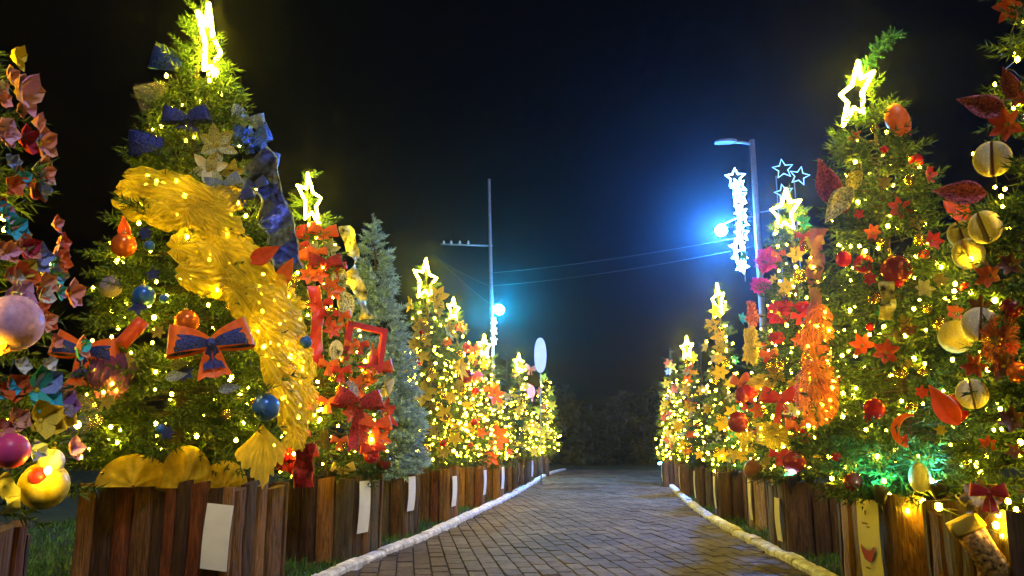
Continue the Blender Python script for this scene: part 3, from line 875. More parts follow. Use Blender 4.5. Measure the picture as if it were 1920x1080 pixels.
# ------------------------------------------------------------------ added near-black tree mass, stands in for the darkness past the path
def added_far_trees():
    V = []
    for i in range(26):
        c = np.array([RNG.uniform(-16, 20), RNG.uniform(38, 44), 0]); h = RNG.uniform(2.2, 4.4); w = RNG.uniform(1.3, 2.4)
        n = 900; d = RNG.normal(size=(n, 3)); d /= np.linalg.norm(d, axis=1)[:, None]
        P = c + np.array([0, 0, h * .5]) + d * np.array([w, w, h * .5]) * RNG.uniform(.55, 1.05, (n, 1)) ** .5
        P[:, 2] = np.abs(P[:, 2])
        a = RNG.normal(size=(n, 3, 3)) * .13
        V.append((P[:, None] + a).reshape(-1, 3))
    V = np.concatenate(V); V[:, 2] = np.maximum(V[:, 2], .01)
    o = new('added_far_trees', mesh_np('added_far_trees', V, np.arange(len(V)).reshape(-1, 3)), None, island_mat('far_leaf', (0.001, 0.0015, 0.0012), (0.0025, 0.004, 0.003)))
    tag(o, 'added dark tree mass closing off the far end of the path', 'trees', kind='stuff')
added_far_trees()

# ------------------------------------------------------------------ ornament shapes (unit size, facing +z, up +y)
def grid(nu, nv, fn, closed_u=False):
    v = [Vector(fn(i / (nu - (0 if closed_u else 1)), j / (nv - 1))) for i in range(nu) for j in range(nv)]
    f = []
    for i in range(nu if closed_u else nu - 1):
        k = (i + 1) % nu
        for j in range(nv - 1): f.append((i * nv + j, k * nv + j, k * nv + j + 1, i * nv + j + 1))
    return v, f

def petal_fn(w, curl, fold):
    def fn(u, v):
        s = v * 2 - 1; ww = w * (math.sin(math.pi * min(1, u * .92 + .08)) ** .8) * (1 - .25 * u)
        if u > .98: ww = .01
        return (u, s * ww, curl * u * u + fold * abs(s) * ww + .03 * math.sin(6 * u + s))
    return fn
def loop_fn(u, v):
    a = u * 2 * math.pi; s = v * 2 - 1
    x = .5 * (1 - math.cos(a)); z = .26 * math.sin(a) * (0.35 + .65 * x)
    w = .10 + .30 * x ** .7
    return (x + .015 * math.sin(6 * s), s * w * (1 + .05 * math.sin(2 * a)) + .05 * math.sin(a), z + .035 * math.sin(3 * s + 6 * u) * x + .08)
def tail_fn(u, v):
    s = v * 2 - 1; w = .08 + .13 * u
    y = -1.05 * u - (.10 * (abs(s)) if u > .95 else 0)
    return (s * w + .28 * u + .03 * math.sin(5 * u), y, .05 + .06 * math.sin(7 * u) + .05 * s * math.cos(4 * u))
def fan_fn(u, v):
    a = (u * 2 - 1) * 1.02; r = v * (1 + .07 * math.sin(7 * a + 1) + .05 * math.sin(19 * a) + .03 * math.sin(37 * a)) * (1 - .16 * abs(a))
    return (r * math.cos(a), r * math.sin(a), .055 * r * math.sin(31 * a + 2 * v) + .05 * r * math.sin(9 * a) + .30 * math.sin(v * 2.5) * (1 - .5 * abs(a)) + .05 * math.sin(7 * v + 3 * a))
def pouch_fn(u, v):
    s = v * 2 - 1; e = max(0.0, math.sin(math.pi * min(1, max(0, u)))) ** .55
    w = .5 * (.30 + .70 * e) * (1 + .05 * math.sin(17 * u) + .04 * math.sin(31 * u + 2) + .03 * math.sin(53 * u))
    c = math.sqrt(max(0, 1 - s * s * .97))
    return (u * 1.15 - .08 + .03 * math.sin(7 * s + 2), s * w + .02 * math.sin(23 * u + 3 * s), .30 * e * c + .022 * math.sin(40 * v + 5 * math.sin(4 * u)) * (.4 + e) + .02 * math.sin(24 * u + 9 * v) + .012 * math.sin(61 * u + 31 * v))
def arch_fn(u, v):
    a = math.pi * u; s = v * 2 - 1; r = math.cos(s * math.pi / 2 * .999) ** .45
    return (-math.cos(a) * r, math.sin(a) * r * .9, s * .22 * (1 - .2 * math.sin(9 * a)) + .03 * math.sin(7 * a + s))
def pouf_mesh(seed, pleats=13):
    r = random.Random(seed); ph = r.uniform(0, 6)
    def fn(u, v):
        a = 2 * math.pi * u; b = math.pi * (v * .98 + .01)
        k = 1 + .17 * math.sin(pleats * a + 3 * math.sin(2 * b + ph)) * math.sin(b) + .14 * math.sin(3 * a + ph) + .12 * math.sin(6 * b + 2 * a + ph) + .07 * math.sin(29 * a + 7 * b) * math.sin(b) + r.uniform(-.06, .06)
        return (math.sin(b) * math.cos(a) * k, math.cos(b) * k * .9, math.sin(b) * math.sin(a) * k * .75)
    return mesh('pouf', *grid(72, 20, fn, True), True)
def leaf_shell():
    def fn(u, v):
        a = 2 * math.pi * v; w = .30 * math.sin(math.pi * (u * .97 + .015) ** .75) * (1 - .35 * u) if u < .99 else .004
        return (u, math.cos(a) * w, math.sin(a) * .03 * math.sin(math.pi * u) + .30 * u * u + .55 * abs(math.cos(a) * w) + .02 * math.sin(14 * u) * math.cos(a))
    return mesh('leaf', *grid(11, 9, fn), True)
def flat_shape(pts, t, name, bulge=0.0):
    n = len(pts); c = Vector((sum(p[0] for p in pts) / n, sum(p[1] for p in pts) / n, 0))
    v = [Vector((x, y, -t / 2)) for x, y in pts] + [Vector((x, y, t / 2)) for x, y in pts]
    v += [Vector((c.x + (x - c.x) * .7, c.y + (y - c.y) * .7, t / 2 + bulge)) for x, y in pts] + [Vector((c.x, c.y, t / 2 + bulge * 1.2)), Vector((c.x, c.y, -t / 2))]
    f = []
    for i in range(n):
        j = (i + 1) % n
        f += [(i, j, n + j, n + i), (n + i, n + j, 2 * n + j, 2 * n + i), (2 * n + i, 2 * n + j, 3 * n), (j, i, 3 * n + 1)]
    return mesh(name, v, f, bulge > 0)

SH = {
    'ball': sphere('ball', 1, 18, 12), 'cap': lathe('cap', [(.001, 1.14), (.14, 1.13), (.17, 1.08), (.17, .96), (.001, .95)], 10),
    'hook': tube('hook', [(0, 0, 1.1), (.05, 0, 1.25), (.12, 0, 1.4), (.05, 0, 1.55), (-.06, 0, 1.5), (-.04, 0, 1.36)], .022, 5), 'loop': mesh('loop', *grid(17, 5, loop_fn), True), 'tail': mesh('tail', *grid(10, 5, tail_fn), True), 'knot': sphere('knot', .13, 10, 7),
    'petal': mesh('petal', *grid(7, 5, petal_fn(.30, .25, .35)), True), 'paper': mesh('paper_petal', *grid(4, 3, petal_fn(.55, .55, .75))),
    'fan': mesh('ruffle', *grid(81, 9, fan_fn), True), 'pouch': mesh('gather', *grid(40, 44, pouch_fn), True), 'arch': mesh('arch', *grid(25, 9, arch_fn), True),
    'pouf': [pouf_mesh(s) for s in range(3)], 'leaf': leaf_shell(),
}
# one-piece small versions for ornaments only a few pixels wide
def xform(me, M):
    return [M @ q.co for q in me.vertices], [tuple(p.vertices) for p in me.polygons]
def small_flower(n, pet):
    parts = [xform(SH[pet], Matrix.Rotation(2 * math.pi * i / n, 4, 'Z')) for i in range(n)] + [xform(SH['knot'], Matrix.Translation((0, 0, .06)))]
    return mesh('flower', *join(parts), True)
SH['flower6'] = small_flower(6, 'petal'); SH['flower5'] = small_flower(5, 'petal')
FLIP = Matrix.Diagonal((-1, 1, 1, 1))
SH['bow_small'] = mesh('bow', *join([xform(SH['loop'], Matrix.Rotation(.2, 4, 'Z')), xform(SH['loop'], FLIP @ Matrix.Rotation(.2, 4, 'Z')), xform(SH['tail'], Matrix.Identity(4)), xform(SH['tail'], FLIP), xform(SH['knot'], Matrix.Translation((0, 0, .08)))]), True)

def glitter(name, col, metal=0.75, rough=0.38):
    return mat(name, col, rough, metal, var=0.6, scale=20, bump=0.9)
def satin(name, col): return mat(name, col, 0.38, 0.0, var=0.12, scale=6, bump=0.1, sheen=0.3)
def felt(name, col): return mat(name, col, 0.8, 0.0, var=0.12, scale=14, bump=0.15)
C = {
    'orange': satin('satin_orange', (0.80, 0.13, 0.02)), 'redorange': satin('satin_red_orange', (0.72, 0.07, 0.02)), 'red': satin('satin_red', (0.55, 0.015, 0.02)),
    'darkred': glitter('glitter_dark_red', (0.38, 0.012, 0.03), .4), 'maroon': glitter('glitter_maroon', (0.42, 0.07, 0.12), .35), 'navy': glitter('glitter_navy', (0.04, 0.06, 0.36), .5),
    'blue': glitter('glitter_blue', (0.06, 0.14, 0.62), .6), 'bluegrey': glitter('glitter_blue_grey', (0.25, 0.32, 0.52), .5), 'royal': mat('royal_blue', (0.02, 0.12, 0.60), .28, .2, scale=40),
    'gold': glitter('glitter_gold', (0.80, 0.48, 0.07), .7), 'yellow': felt('yellow_felt', (0.85, 0.58, 0.03)), 'yellowpaper': felt('yellow_paper', (0.90, 0.66, 0.06)),
    'champagne': glitter('glitter_champagne', (0.78, 0.60, 0.30), .4), 'cream': mat('cream_felt', (0.78, 0.68, 0.44), .75, scale=12, bump=.3), 'white': felt('white_felt', (0.80, 0.78, 0.76)),
    'pink': felt('pink_paper', (0.90, 0.40, 0.62)), 'palepink': mat('pale_pink', (0.92, 0.46, 0.70), .45, scale=5), 'peach': felt('peach_paper', (0.88, 0.40, 0.28)), 'coral': felt('coral_paper', (0.90, 0.32, 0.26)),
    'hotpink': mat('hot_pink', (0.85, 0.07, 0.30), .35), 'cyan': felt('cyan_paper', (0.05, 0.55, 0.80)), 'peri': felt('periwinkle_paper', (0.30, 0.38, 0.85)), 'purple': felt('purple_paper', (0.28, 0.12, 0.42)),
    'teal': felt('teal_paper', (0.06, 0.48, 0.42)), 'crimson': felt('crimson_paper', (0.55, 0.02, 0.07)), 'lilac': glitter('glitter_lilac', (0.45, 0.38, 0.60), .4), 'brown': satin('brown_satin', (0.20, 0.06, 0.03)),
    'ballred': mat('ball_red', (0.55, 0.012, 0.02), .22, .25, scale=4), 'ballgold': mat('ball_gold', (0.82, 0.5, 0.08), .22, .8, scale=4), 'balldark': mat('ball_dark_red', (0.25, 0.02, 0.03), .25, .3, scale=4), 'ballorange': mat('ball_orange', (0.75, 0.16, 0.03), .25, .4, scale=4),
    'ballwhite': mat('ball_white', (0.8, 0.8, 0.84), .3, 0, scale=4), 'ballyellow': mat('ball_yellow', (0.88, 0.66, 0.06), .4, 0, scale=4), 'snow': glitter('glitter_white', (0.75, 0.78, 0.80), .2),
    'tgold': tulle('netting_gold', (0.95, 0.70, 0.03), .80, .55), 'torange': tulle('netting_orange', (0.88, 0.20, 0.03), .72), 'tmagenta': tulle('netting_magenta', (0.88, 0.04, 0.36), .9), 'tred': tulle('netting_red', (0.75, 0.02, 0.05), .9),
    'tmauve': tulle('netting_mauve', (0.55, 0.16, 0.26), .6), 'tsheer': tulle('netting_sheer', (0.45, 0.40, 0.36), .28), 'tyellow': tulle('netting_yellow', (0.92, 0.66, 0.04), .85), 'tpurple': tulle('netting_purple', (0.25, 0.06, 0.35), .7),
    'capmetal': mat('cap_metal', (0.6, 0.5, 0.25), .35, .9, scale=5),
}
def gauze(name, col, alpha):
    """gathered metallic gauze: threads run out from the gathering point"""
    m = bpy.data.materials.new(name); N, L, b = nodes_of(m)
    tc = N.new('ShaderNodeTexCoord'); sx = N.new('ShaderNodeSeparateXYZ'); L.new(tc.outputs['Object'], sx.inputs[0])
    at = N.new('ShaderNodeMath'); at.operation = 'ARCTAN2'; L.new(sx.outputs[1], at.inputs[0]); L.new(sx.outputs[0], at.inputs[1])
    ln = N.new('ShaderNodeVectorMath'); ln.operation = 'LENGTH'; L.new(tc.outputs['Object'], ln.inputs[0])
    oi = N.new('ShaderNodeObjectInfo')
    cx = N.new('ShaderNodeCombineXYZ'); L.new(at.outputs[0], cx.inputs[0]); L.new(ln.outputs['Value'], cx.inputs[1]); L.new(oi.outputs['Random'], cx.inputs[2])
    sc_ = N.new('ShaderNodeVectorMath'); sc_.operation = 'MULTIPLY'; sc_.inputs[1].default_value = (7, 5, 40); L.new(cx.outputs[0], sc_.inputs[0])
    nz = N.new('ShaderNodeTexNoise'); nz.inputs['Scale'].default_value = 1.0; nz.inputs['Detail'].default_value = 6; nz.inputs['Roughness'].default_value = .7
    L.new(sc_.outputs[0], nz.inputs['Vector'])
    rp = N.new('ShaderNodeValToRGB'); c = np.array(col)
    rp.color_ramp.elements[0].position = .3; rp.color_ramp.elements[1].position = .7
    rp.color_ramp.elements[0].color = (*(c * .7), 1); rp.color_ramp.elements[1].color = (*np.clip(c * 1.1, 0, 1), 1)
    L.new(nz.outputs['Fac'], rp.inputs[0]); L.new(rp.outputs[0], b.inputs['Base Color'])
    b.inputs['Roughness'].default_value = .45
    bp = N.new('ShaderNodeBump'); bp.inputs['Strength'].default_value = .45; bp.inputs['Distance'].default_value = .02
    L.new(nz.outputs['Fac'], bp.inputs['Height']); L.new(bp.outputs[0], b.inputs['Normal'])
    t = N.new('ShaderNodeBsdfTranslucent'); L.new(rp.outputs[0], t.inputs[0])
    mx = N.new('ShaderNodeMixShader'); mx.inputs[0].default_value = .5; L.new(b.outputs[0], mx.inputs[1]); L.new(t.outputs[0], mx.inputs[2])
    mr = N.new('ShaderNodeMapRange'); mr.inputs['From Min'].default_value = .3; mr.inputs['From Max'].default_value = .65
    mr.inputs['To Min'].default_value = alpha - .3; mr.inputs['To Max'].default_value = min(1, alpha + .2); L.new(nz.outputs['Fac'], mr.inputs['Value'])
    tr = N.new('ShaderNodeBsdfTransparent'); m2 = N.new('ShaderNodeMixShader'); L.new(mr.outputs[0], m2.inputs[0])
    L.new(tr.outputs[0], m2.inputs[1]); L.new(mx.outputs[0], m2.inputs[2]); L.new(m2.outputs[0], N['Material Output'].inputs[0])
    return m
C['gorange'] = gauze('gauze_orange', (0.90, 0.22, 0.04), .55); C['gmagenta'] = gauze('gauze_magenta', (0.90, 0.05, 0.38), .9); C['gred'] = gauze('gauze_red', (0.78, 0.025, 0.05), .85); C['gyellow'] = gauze('gauze_yellow', (0.95, 0.66, 0.04), .75); C['gmauve'] = gauze('gauze_mauve', (0.6, 0.18, 0.28), .5)
C['ggold'] = gauze('gauze_gold', (0.95, 0.70, 0.03), .62)
REG = []
def reg(o, phrase, tr, py, cat, grp):
    REG.append((o, phrase, tr, py, cat, grp)); return o

def spot(tr, px, py, out=0.03, face=0.35):
    p, n = crown_hit(tr, px, py)
    tc = (CAM - p).normalized()
    return p + n * out, n.lerp(tc, face).normalized()
def psize(p, px): return px / F * project(p)[2]

def bauble(tr, px, py, d, c, phrase, big=True, out=.02):
    p, n = spot(tr, px, py, out); r = psize(p, d) / 2
    M = Matrix.Translation(p) @ Matrix.Rotation(random.uniform(-.25, .25), 4, 'Y') @ Matrix.Diagonal((r, r, r, 1))
    if big:
        o = empty('bauble', M); inst('ball', SH['ball'], C[c], o); cp = inst('cap', SH['cap'], C['capmetal'], o); inst('hook', SH['hook'], C['capmetal'], cp)
    else: o = inst('bauble', SH['ball'], C[c], None, M)
    return reg(o, phrase, tr, py, 'bauble', 'baubles')

def flower(tr, px, py, d, c, phrase, big=True, pet='petal', n=6, centre='gold', cols=None, roll=None):
    p, nn = spot(tr, px, py, .035); s = psize(p, d) / 2
    M = frame(p, nn, roll=random.uniform(0, 6) if roll is None else roll, s=s)
    if big:
        o = empty('flower' if pet == 'petal' else 'paper_flower', M)
        for i in range(n):
            cc = cols[i % len(cols)] if cols else c
            inst('petal', SH[pet], C[cc], o, Matrix.Rotation(2 * math.pi * i / n + random.uniform(-.12, .12), 4, 'Z') @ Matrix.Rotation(random.uniform(-.35, .1), 4, 'Y'))
        inst('centre', SH['knot'], C[centre], o, Matrix.Translation((0, 0, .06)))
    else: o = inst('flower', SH['flower6' if n == 6 else 'flower5'], C[c], None, M)
    return reg(o, phrase, tr, py, 'flower', 'flowers')

def bow(tr, px, py, d, c, phrase, big=True, lining=None, roll=0.0, tail=1.0, out=.06):
    p, n = spot(tr, px, py, out, .5); s = psize(p, d) / 2
    M = frame(p, n, roll=roll, s=s)
    if big:
        o = empty('bow', M)
        for k, F_ in enumerate((Matrix.Identity(4), FLIP)):
            a = random.uniform(.1, .45)
            lo = inst('loop', SH['loop'], C[c], o, F_ @ Matrix.Rotation(a, 4, 'Z'))
            if lining: inst('lining', SH['loop'], C[lining], lo, Matrix.Translation((.06, .0, .06)) @ Matrix.Rotation(-.12, 4, 'Z') @ Matrix.Diagonal((.86, .62, .9, 1)))
            ta_ = inst('tail', SH['tail'], C[c], o, F_ @ Matrix.Rotation(random.uniform(-.15, .25), 4, 'Z') @ Matrix.Diagonal((1, tail * random.uniform(.85, 1.1), 1, 1)))
            if lining: inst('lining', SH['tail'], C[lining], ta_, Matrix.Translation((.02, 0, .04)) @ Matrix.Diagonal((.6, .75, 1, 1)))
        inst('knot', SH['knot'], C[lining or c], o, Matrix.Translation((0, 0, .1)) @ Matrix.Diagonal((1.1, 1.3, 1, 1)))
    else: o = inst('bow', SH['bow_small'], C[c], None, M)
    return reg(o, phrase, tr, py, 'bow', 'bows')

def pouf(tr, px, py, w, h, c, phrase, out=.02):
    p, n = spot(tr, px, py, out, .6); a, b = psize(p, w) / 2, psize(p, h) / 2
    o = inst('netting_puff', random.choice(SH['pouf']), C[c], None, frame(p, n, roll=random.uniform(-.3, .3), s=(a, b, (a + b) * .4)))
    return reg(o, phrase, tr, py, 'puff', 'netting puffs')

def ruffle(tr, px, py, w, h, c, phrase, out=.04, n=7):
    """gathered netting rosette: overlapping pleated fans"""
    p, nn = spot(tr, px, py, out, .6); a, b = psize(p, w) / 2, psize(p, h) / 2
    o = empty('netting_ruffle', frame(p, nn, s=(a, b, (a + b) * .5)))
    for i in range(n):
        inst('ruffle', SH['fan'], C[c], o, Matrix.Rotation(2 * math.pi * i / n + random.uniform(-.3, .3), 4, 'Z') @ Matrix.Translation((.06, 0, .05 * (i % 3))) @ Matrix.Rotation(random.uniform(-.7, -.1), 4, 'Y') @ Matrix.Diagonal((random.uniform(.7, 1.0), random.uniform(.6, .9), 1, 1)))
    return reg(o, phrase, tr, py, 'puff', 'netting puffs')

def leaf(tr, px, py, d, ang, c, phrase, out=.0, name='glitter_leaf'):
    """single big leaf starting at the pixel, pointing at screen angle ang (degrees, 0 = right, 90 = up)"""
    p, n = spot(tr, px, py, out, .75); s = psize(p, d)
    o = inst(name, SH['leaf'], C[c], None, frame(p, n, roll=math.radians(ang), s=s))
    return reg(o, phrase, tr, py, 'leaf', 'glitter leaves')

def ribbon(tr, pix, w, c, phrase, out=.06, twist=.5, name='ribbon', border=None):
    P, Nn = [], []
    for a, b in zip(pix, pix[1:]):
        for k in range(6):
            t = k / 6; p, n = crown_hit(tr, a[0] + (b[0] - a[0]) * t, a[1] + (b[1] - a[1]) * t)
            P.append(p + n * out); Nn.append(n.lerp((CAM - p).normalized(), .65).normalized())
    p, n = crown_hit(tr, *pix[-1]); P.append(p + n * out); Nn.append(n.lerp((CAM - p).normalized(), .65).normalized())
    hw = psize(P[0], w) / 2; v, f = [], []; m = len(P)
    for i in range(m):
        T = (P[min(i + 1, m - 1)] - P[max(i - 1, 0)]).normalized(); B = Nn[i].cross(T).normalized()
        q = twist * math.sin(i * .55); B = (B * math.cos(q) + Nn[i] * math.sin(q)).normalized()
        nn = B.cross(T)
        for s in (-1, -.5, 0, .5, 1):
            v.append(P[i] + B * hw * s * (1 + .08 * math.sin(i * 1.1)) + nn * hw * .25 * math.sin(s * 2 + i * .8) + Nn[i] * .02 * math.sin(i * .9))
    for i in range(m - 1):
        for j in range(4): f.append((i * 5 + j, i * 5 + j + 1, i * 5 + 6 + j, i * 5 + 5 + j))
    c0 = P[0]
    me = mesh('ribbon', [x - c0 for x in v], f, True)
    if border:
        o = empty(name, Matrix.Translation(c0)); new('band', me, o, C[c])
        for j in (0, 4): new('edging', tube('edging', [v[i * 5 + j] - c0 for i in range(m)], hw * .08, 4), o, C[border])
    else:
        o = new(name, me, None, C[c]); o.location = c0
    return reg(o, phrase, tr, pix[0][1], 'ribbon', 'ribbons')

def disc(tr, px, py, d, c, phrase, split=True, yaw=0.0, band='brown'):
    p, n = spot(tr, px, py, .05, .6); s = psize(p, d) / 2
    n = Matrix.Rotation(yaw, 3, 'Z') @ n
    o = empty('round_ornament', frame(p, n, roll=random.uniform(-.3, .3), s=s))
    if 'half' not in SH:
        pts = [(math.cos(a) * 1.0, math.sin(a)) for a in [(-1 + 2 * i / 12) * math.pi / 2 for i in range(13)]]
        SH['half'] = flat_shape([(x * .92 + .07, y) for x, y in pts], .3, 'half', .18)
    inst('half', SH['half'], C[c], o); inst('half', SH['half'], C[c], o, Matrix.Diagonal((-1, 1, 1, 1)))
    if 'slit' not in SH: SH['slit'] = mesh('band', *box_data((0, 0, 0), (.12, 1.9, .34)))
    inst('band', SH['slit'], C[band], o)
    return reg(o, phrase, tr, py, 'ornament', 'round cream ornaments')

T_ = TREES
# ---------------------------------------------------------------- L0 paper flowers
t = T_['L0']
for px, py, d, c, cols in ((5, 105, 46, 'yellowpaper', None), (14, 172, 76, 'pink', ['pink', 'peach', 'palepink']), (-14, 250, 50, 'palepink', None), (22, 266, 56, 'crimson', None), (56, 270, 56, 'coral', ['coral', 'peri', 'pink', 'peach']),
                           (50, 322, 58, 'white', ['white', 'palepink', 'peach']), (42, 350, 52, 'orange', None), (4, 352, 40, 'orange', None), (8, 432, 46, 'cyan', None), (92, 456, 36, 'redorange', None), (84, 478, 48, 'pink', None), (28, 470, 50, 'coral', ['coral', 'crimson']),
                           (44, 488, 56, 'peri', None), (78, 508, 54, 'peri', ['peri', 'cyan']), (18, 520, 60, 'orange', ['orange', 'yellowpaper']), (112, 552, 48, 'pink', ['pink', 'coral']), (60, 536, 46, 'peach', None), (52, 735, 78, 'teal', ['teal', 'cyan', 'peri']),
                           (92, 762, 60, 'purple', ['purple', 'lilac']), (12, 730, 50, 'orange', None), (60, 792, 70, 'yellowpaper', ['yellowpaper', 'yellow']), (105, 790, 36, 'yellowpaper', None), (126, 655, 44, 'coral', ['coral', 'cyan']), (18, 792, 44, 'peach', None), (12, 560, 60, 'palepink', None)):
    nm = {'yellowpaper': 'yellow', 'peri': 'periwinkle', 'redorange': 'red orange', 'palepink': 'pale pink'}.get(c, c)
    flower(t, px, py, d * 1.25, c, nm + ' folded paper flower', pet='paper', n=5, cols=cols, centre='yellowpaper')
rl0 = random.Random(5)
for i in range(34):
    py = 130 + 760 * (i + rl0.random()) / 34; lim = 20 + 105 * min(1, max(0, (py - 60) / 560))
    c = rl0.choice(['pink', 'peach', 'coral', 'orange', 'peri', 'cyan', 'yellowpaper', 'white', 'white', 'palepink', 'palepink', 'peach'])
    flower(t, rl0.uniform(-25, lim), py, rl0.uniform(34, 52), c, {'yellowpaper': 'small yellow', 'peri': 'small periwinkle', 'palepink': 'small pale pink'}.get(c, 'small ' + c) + ' paper flower', pet='paper', n=5, centre='yellowpaper', cols=[c, rl0.choice(['pink', 'orange', c])])
bauble(t, 4, 612, 106, 'palepink', 'big pale pink ball', out=.06)
bauble(t, 2, 850, 66, 'hotpink', 'hot pink hanging ball', out=.06)
bauble(t, 80, 868, 46, 'ballwhite', 'small white ball above the yellow ball', out=.04)
yb = bauble(t, 58, 915, 88, 'ballyellow', 'big yellow ball with a red patch', out=.06)
cs, fs = xform(SH['ball'], Matrix.Diagonal((.42, .26, .40, 1)))
inst('red_patch', mesh('red_patch', cs, fs, True), C['red'], yb, Matrix.Translation((.24, -.70, .40)) @ Matrix.Rotation(.65, 4, 'Z') @ Matrix.Rotation(-.4, 4, 'X'))
ribbon(t, [(-20, 900), (8, 930), (2, 965)], 34, 'white', 'white ribbon end', out=.05)

# ---------------------------------------------------------------- L1 gold swag tree
t = T_['L1']
cl = [(366, 448), (390, 474), (415, 504), (443, 534), (468, 566), (490, 602), (506, 642), (518, 686), (530, 731), (542, 772)]
sw = empty('netting_swag'); sw_items = []
p0, _ = crown_hit(t, *cl[0]); sw.location = p0
for (x0, y0, x1, y1, w, lift) in ((330, 470, 455, 470, 96, .05), (340, 515, 440, 530, 80, .03), (385, 466, 505, 584, 128, .08), (425, 545, 525, 640, 104, .06), (455, 560, 540, 626, 78, .10), (462, 618, 545, 702, 92, .08), (486, 676, 548, 766, 86, .06), (498, 730, 546, 822, 78, .09), (520, 640, 562, 706, 50, .10), (530, 716, 566, 786, 46, .10)):
    p, n = spot(t, x0, y0, lift, .45); q, n2 = spot(t, x1, y1, lift, .45)
    X = q - p; L0_ = X.length; X.normalize(); n = n.lerp(n2, .5); Y = n.cross(X).normalized(); Z = X.cross(Y)
    M = Matrix.Translation(p - p0) @ Matrix((X, Y, Z)).transposed().to_4x4() @ Matrix.Diagonal((L0_, psize(p, w), psize(p, w) * .8, 1))
    inst('gather', SH['pouch'], C['ggold'], sw, M)
for (x, y, ang, d) in ((528, 578, 5, 56), (548, 650, -15, 56), (560, 725, -25, 54), (548, 800, -70, 50)):
    p, n = spot(t, x - 25, y, .09, .45); k_ = psize(p, d)
    inst('frill', SH['fan'], C['ggold'], sw, frame(p - p0, n, roll=math.radians(ang), s=(k_, k_, k_ * .7)))
tag(sw, 'wide gold netting swag running diagonally down the tallest left tree', 'swag')
pk, n = spot(t, 392, 405, .08, .6); gb_ = empty('netting_bow', Matrix.Translation(pk))
for (x0, y0, x1, y1, w, lift, nm) in ((400, 400, 246, 372, 104, .07, 'loop'), (398, 392, 268, 348, 70, .12, 'loop'), (372, 398, 300, 420, 70, .10, 'loop'), (372, 388, 442, 372, 62, .05, 'loop'), (370, 400, 432, 446, 62, .10, 'tail'), (352, 400, 392, 452, 54, .12, 'tail')):
    p, n = spot(t, x0, y0, lift, .5); q, n2 = spot(t, x1, y1, lift, .5)
    X = q - p; L0_ = X.length; X.normalize(); n = n.lerp(n2, .5); Y = n.cross(X).normalized(); Z = X.cross(Y)
    inst(nm, SH['pouch'], C['ggold'], gb_, Matrix.Translation(p - pk) @ Matrix((X, Y, Z)).transposed().to_4x4() @ Matrix.Diagonal((L0_, psize(p, w), psize(p, w) * .9, 1)))
reg(gb_, 'huge puffed gold netting bow', t, 400, 'bow', 'bows')
lp = [(327, 122, 62, 'blue', 'metallic blue ribbon loop'), (302, 180, 66, 'tsheer', 'sheer wired ribbon loop'), (288, 276, 66, 'navy', 'navy glitter loop on the left edge'), (352, 230, 74, 'navy', 'flat navy glitter loop'),
      (450, 228, 70, 'bluegrey', 'blue grey glitter loop'), (458, 264, 82, 'blue', 'bright blue glitter loop'), (484, 290, 58, 'blue', 'blue loop at the right edge'), (412, 352, 60, 'bluegrey', 'blue grey loop above the netting'), (436, 376, 56, 'navy', 'navy loop beside the netting'), (462, 352, 56, 'navy', 'navy loop high on the right')]
for px, py, d, c, ph in lp:
    if c != 'tsheer' and px > 340:
        bow(t, px, py, d * 1.15, c, ph.replace('loop', 'bow'), roll=random.uniform(-.5, .5), tail=.5); continue
    p, n = spot(t, px, py, .06, .5); s = psize(p, d)
    o = inst('ribbon_loop', SH['loop'], C[c], None, frame(p, n, roll=random.uniform(-.6, .6) + (math.pi if px < 380 else 0), s=s) @ Matrix.Translation((-.5, 0, 0)))
    reg(o, ph, t, py, 'ribbon', 'ribbons')
ribbon(t, [(446, 300), (466, 350), (482, 410), (494, 460), (504, 508)], 62, 'navy', 'long navy ribbon down the right edge', out=.16, twist=.2, border='bluegrey')
flower(t, 400, 276, 84, 'champagne', 'gold poinsettia'); flower(t, 388, 322, 74, 'champagne', 'cream gold poinsettia', cols=['champagne', 'cream']); flower(t, 428, 326, 54, 'gold', 'small gold poinsettia')
bauble(t, 236, 462, 46, 'ballorange', 'orange glass ball'); leaf(t, 236, 452, 46, 95, 'redorange', 'orange fabric tip', name='fabric_tip')
bauble(t, 272, 557, 42, 'royal', 'blue ball left of the netting'); bauble(t, 487, 767, 52, 'royal', 'big royal blue ball', out=.06); bauble(t, 551, 645, 24, 'royal', 'small blue ball under the netting', out=.1)
bauble(t, 212, 540, 40, 'lilac', 'lilac glitter ball'); bauble(t, 350, 605, 46, 'ballorange', 'copper orange ball'); bauble(t, 146, 800, 52, 'blue', 'blue glitter ball low on the left')
bow(t, 386, 655, 150, 'orange', 'large orange and navy bow', lining='navy', roll=.16, tail=.85, out=.13)
bow(t, 184, 668, 128, 'orange', 'left orange and navy bow', lining='navy', roll=-.1, tail=.9, out=.1)
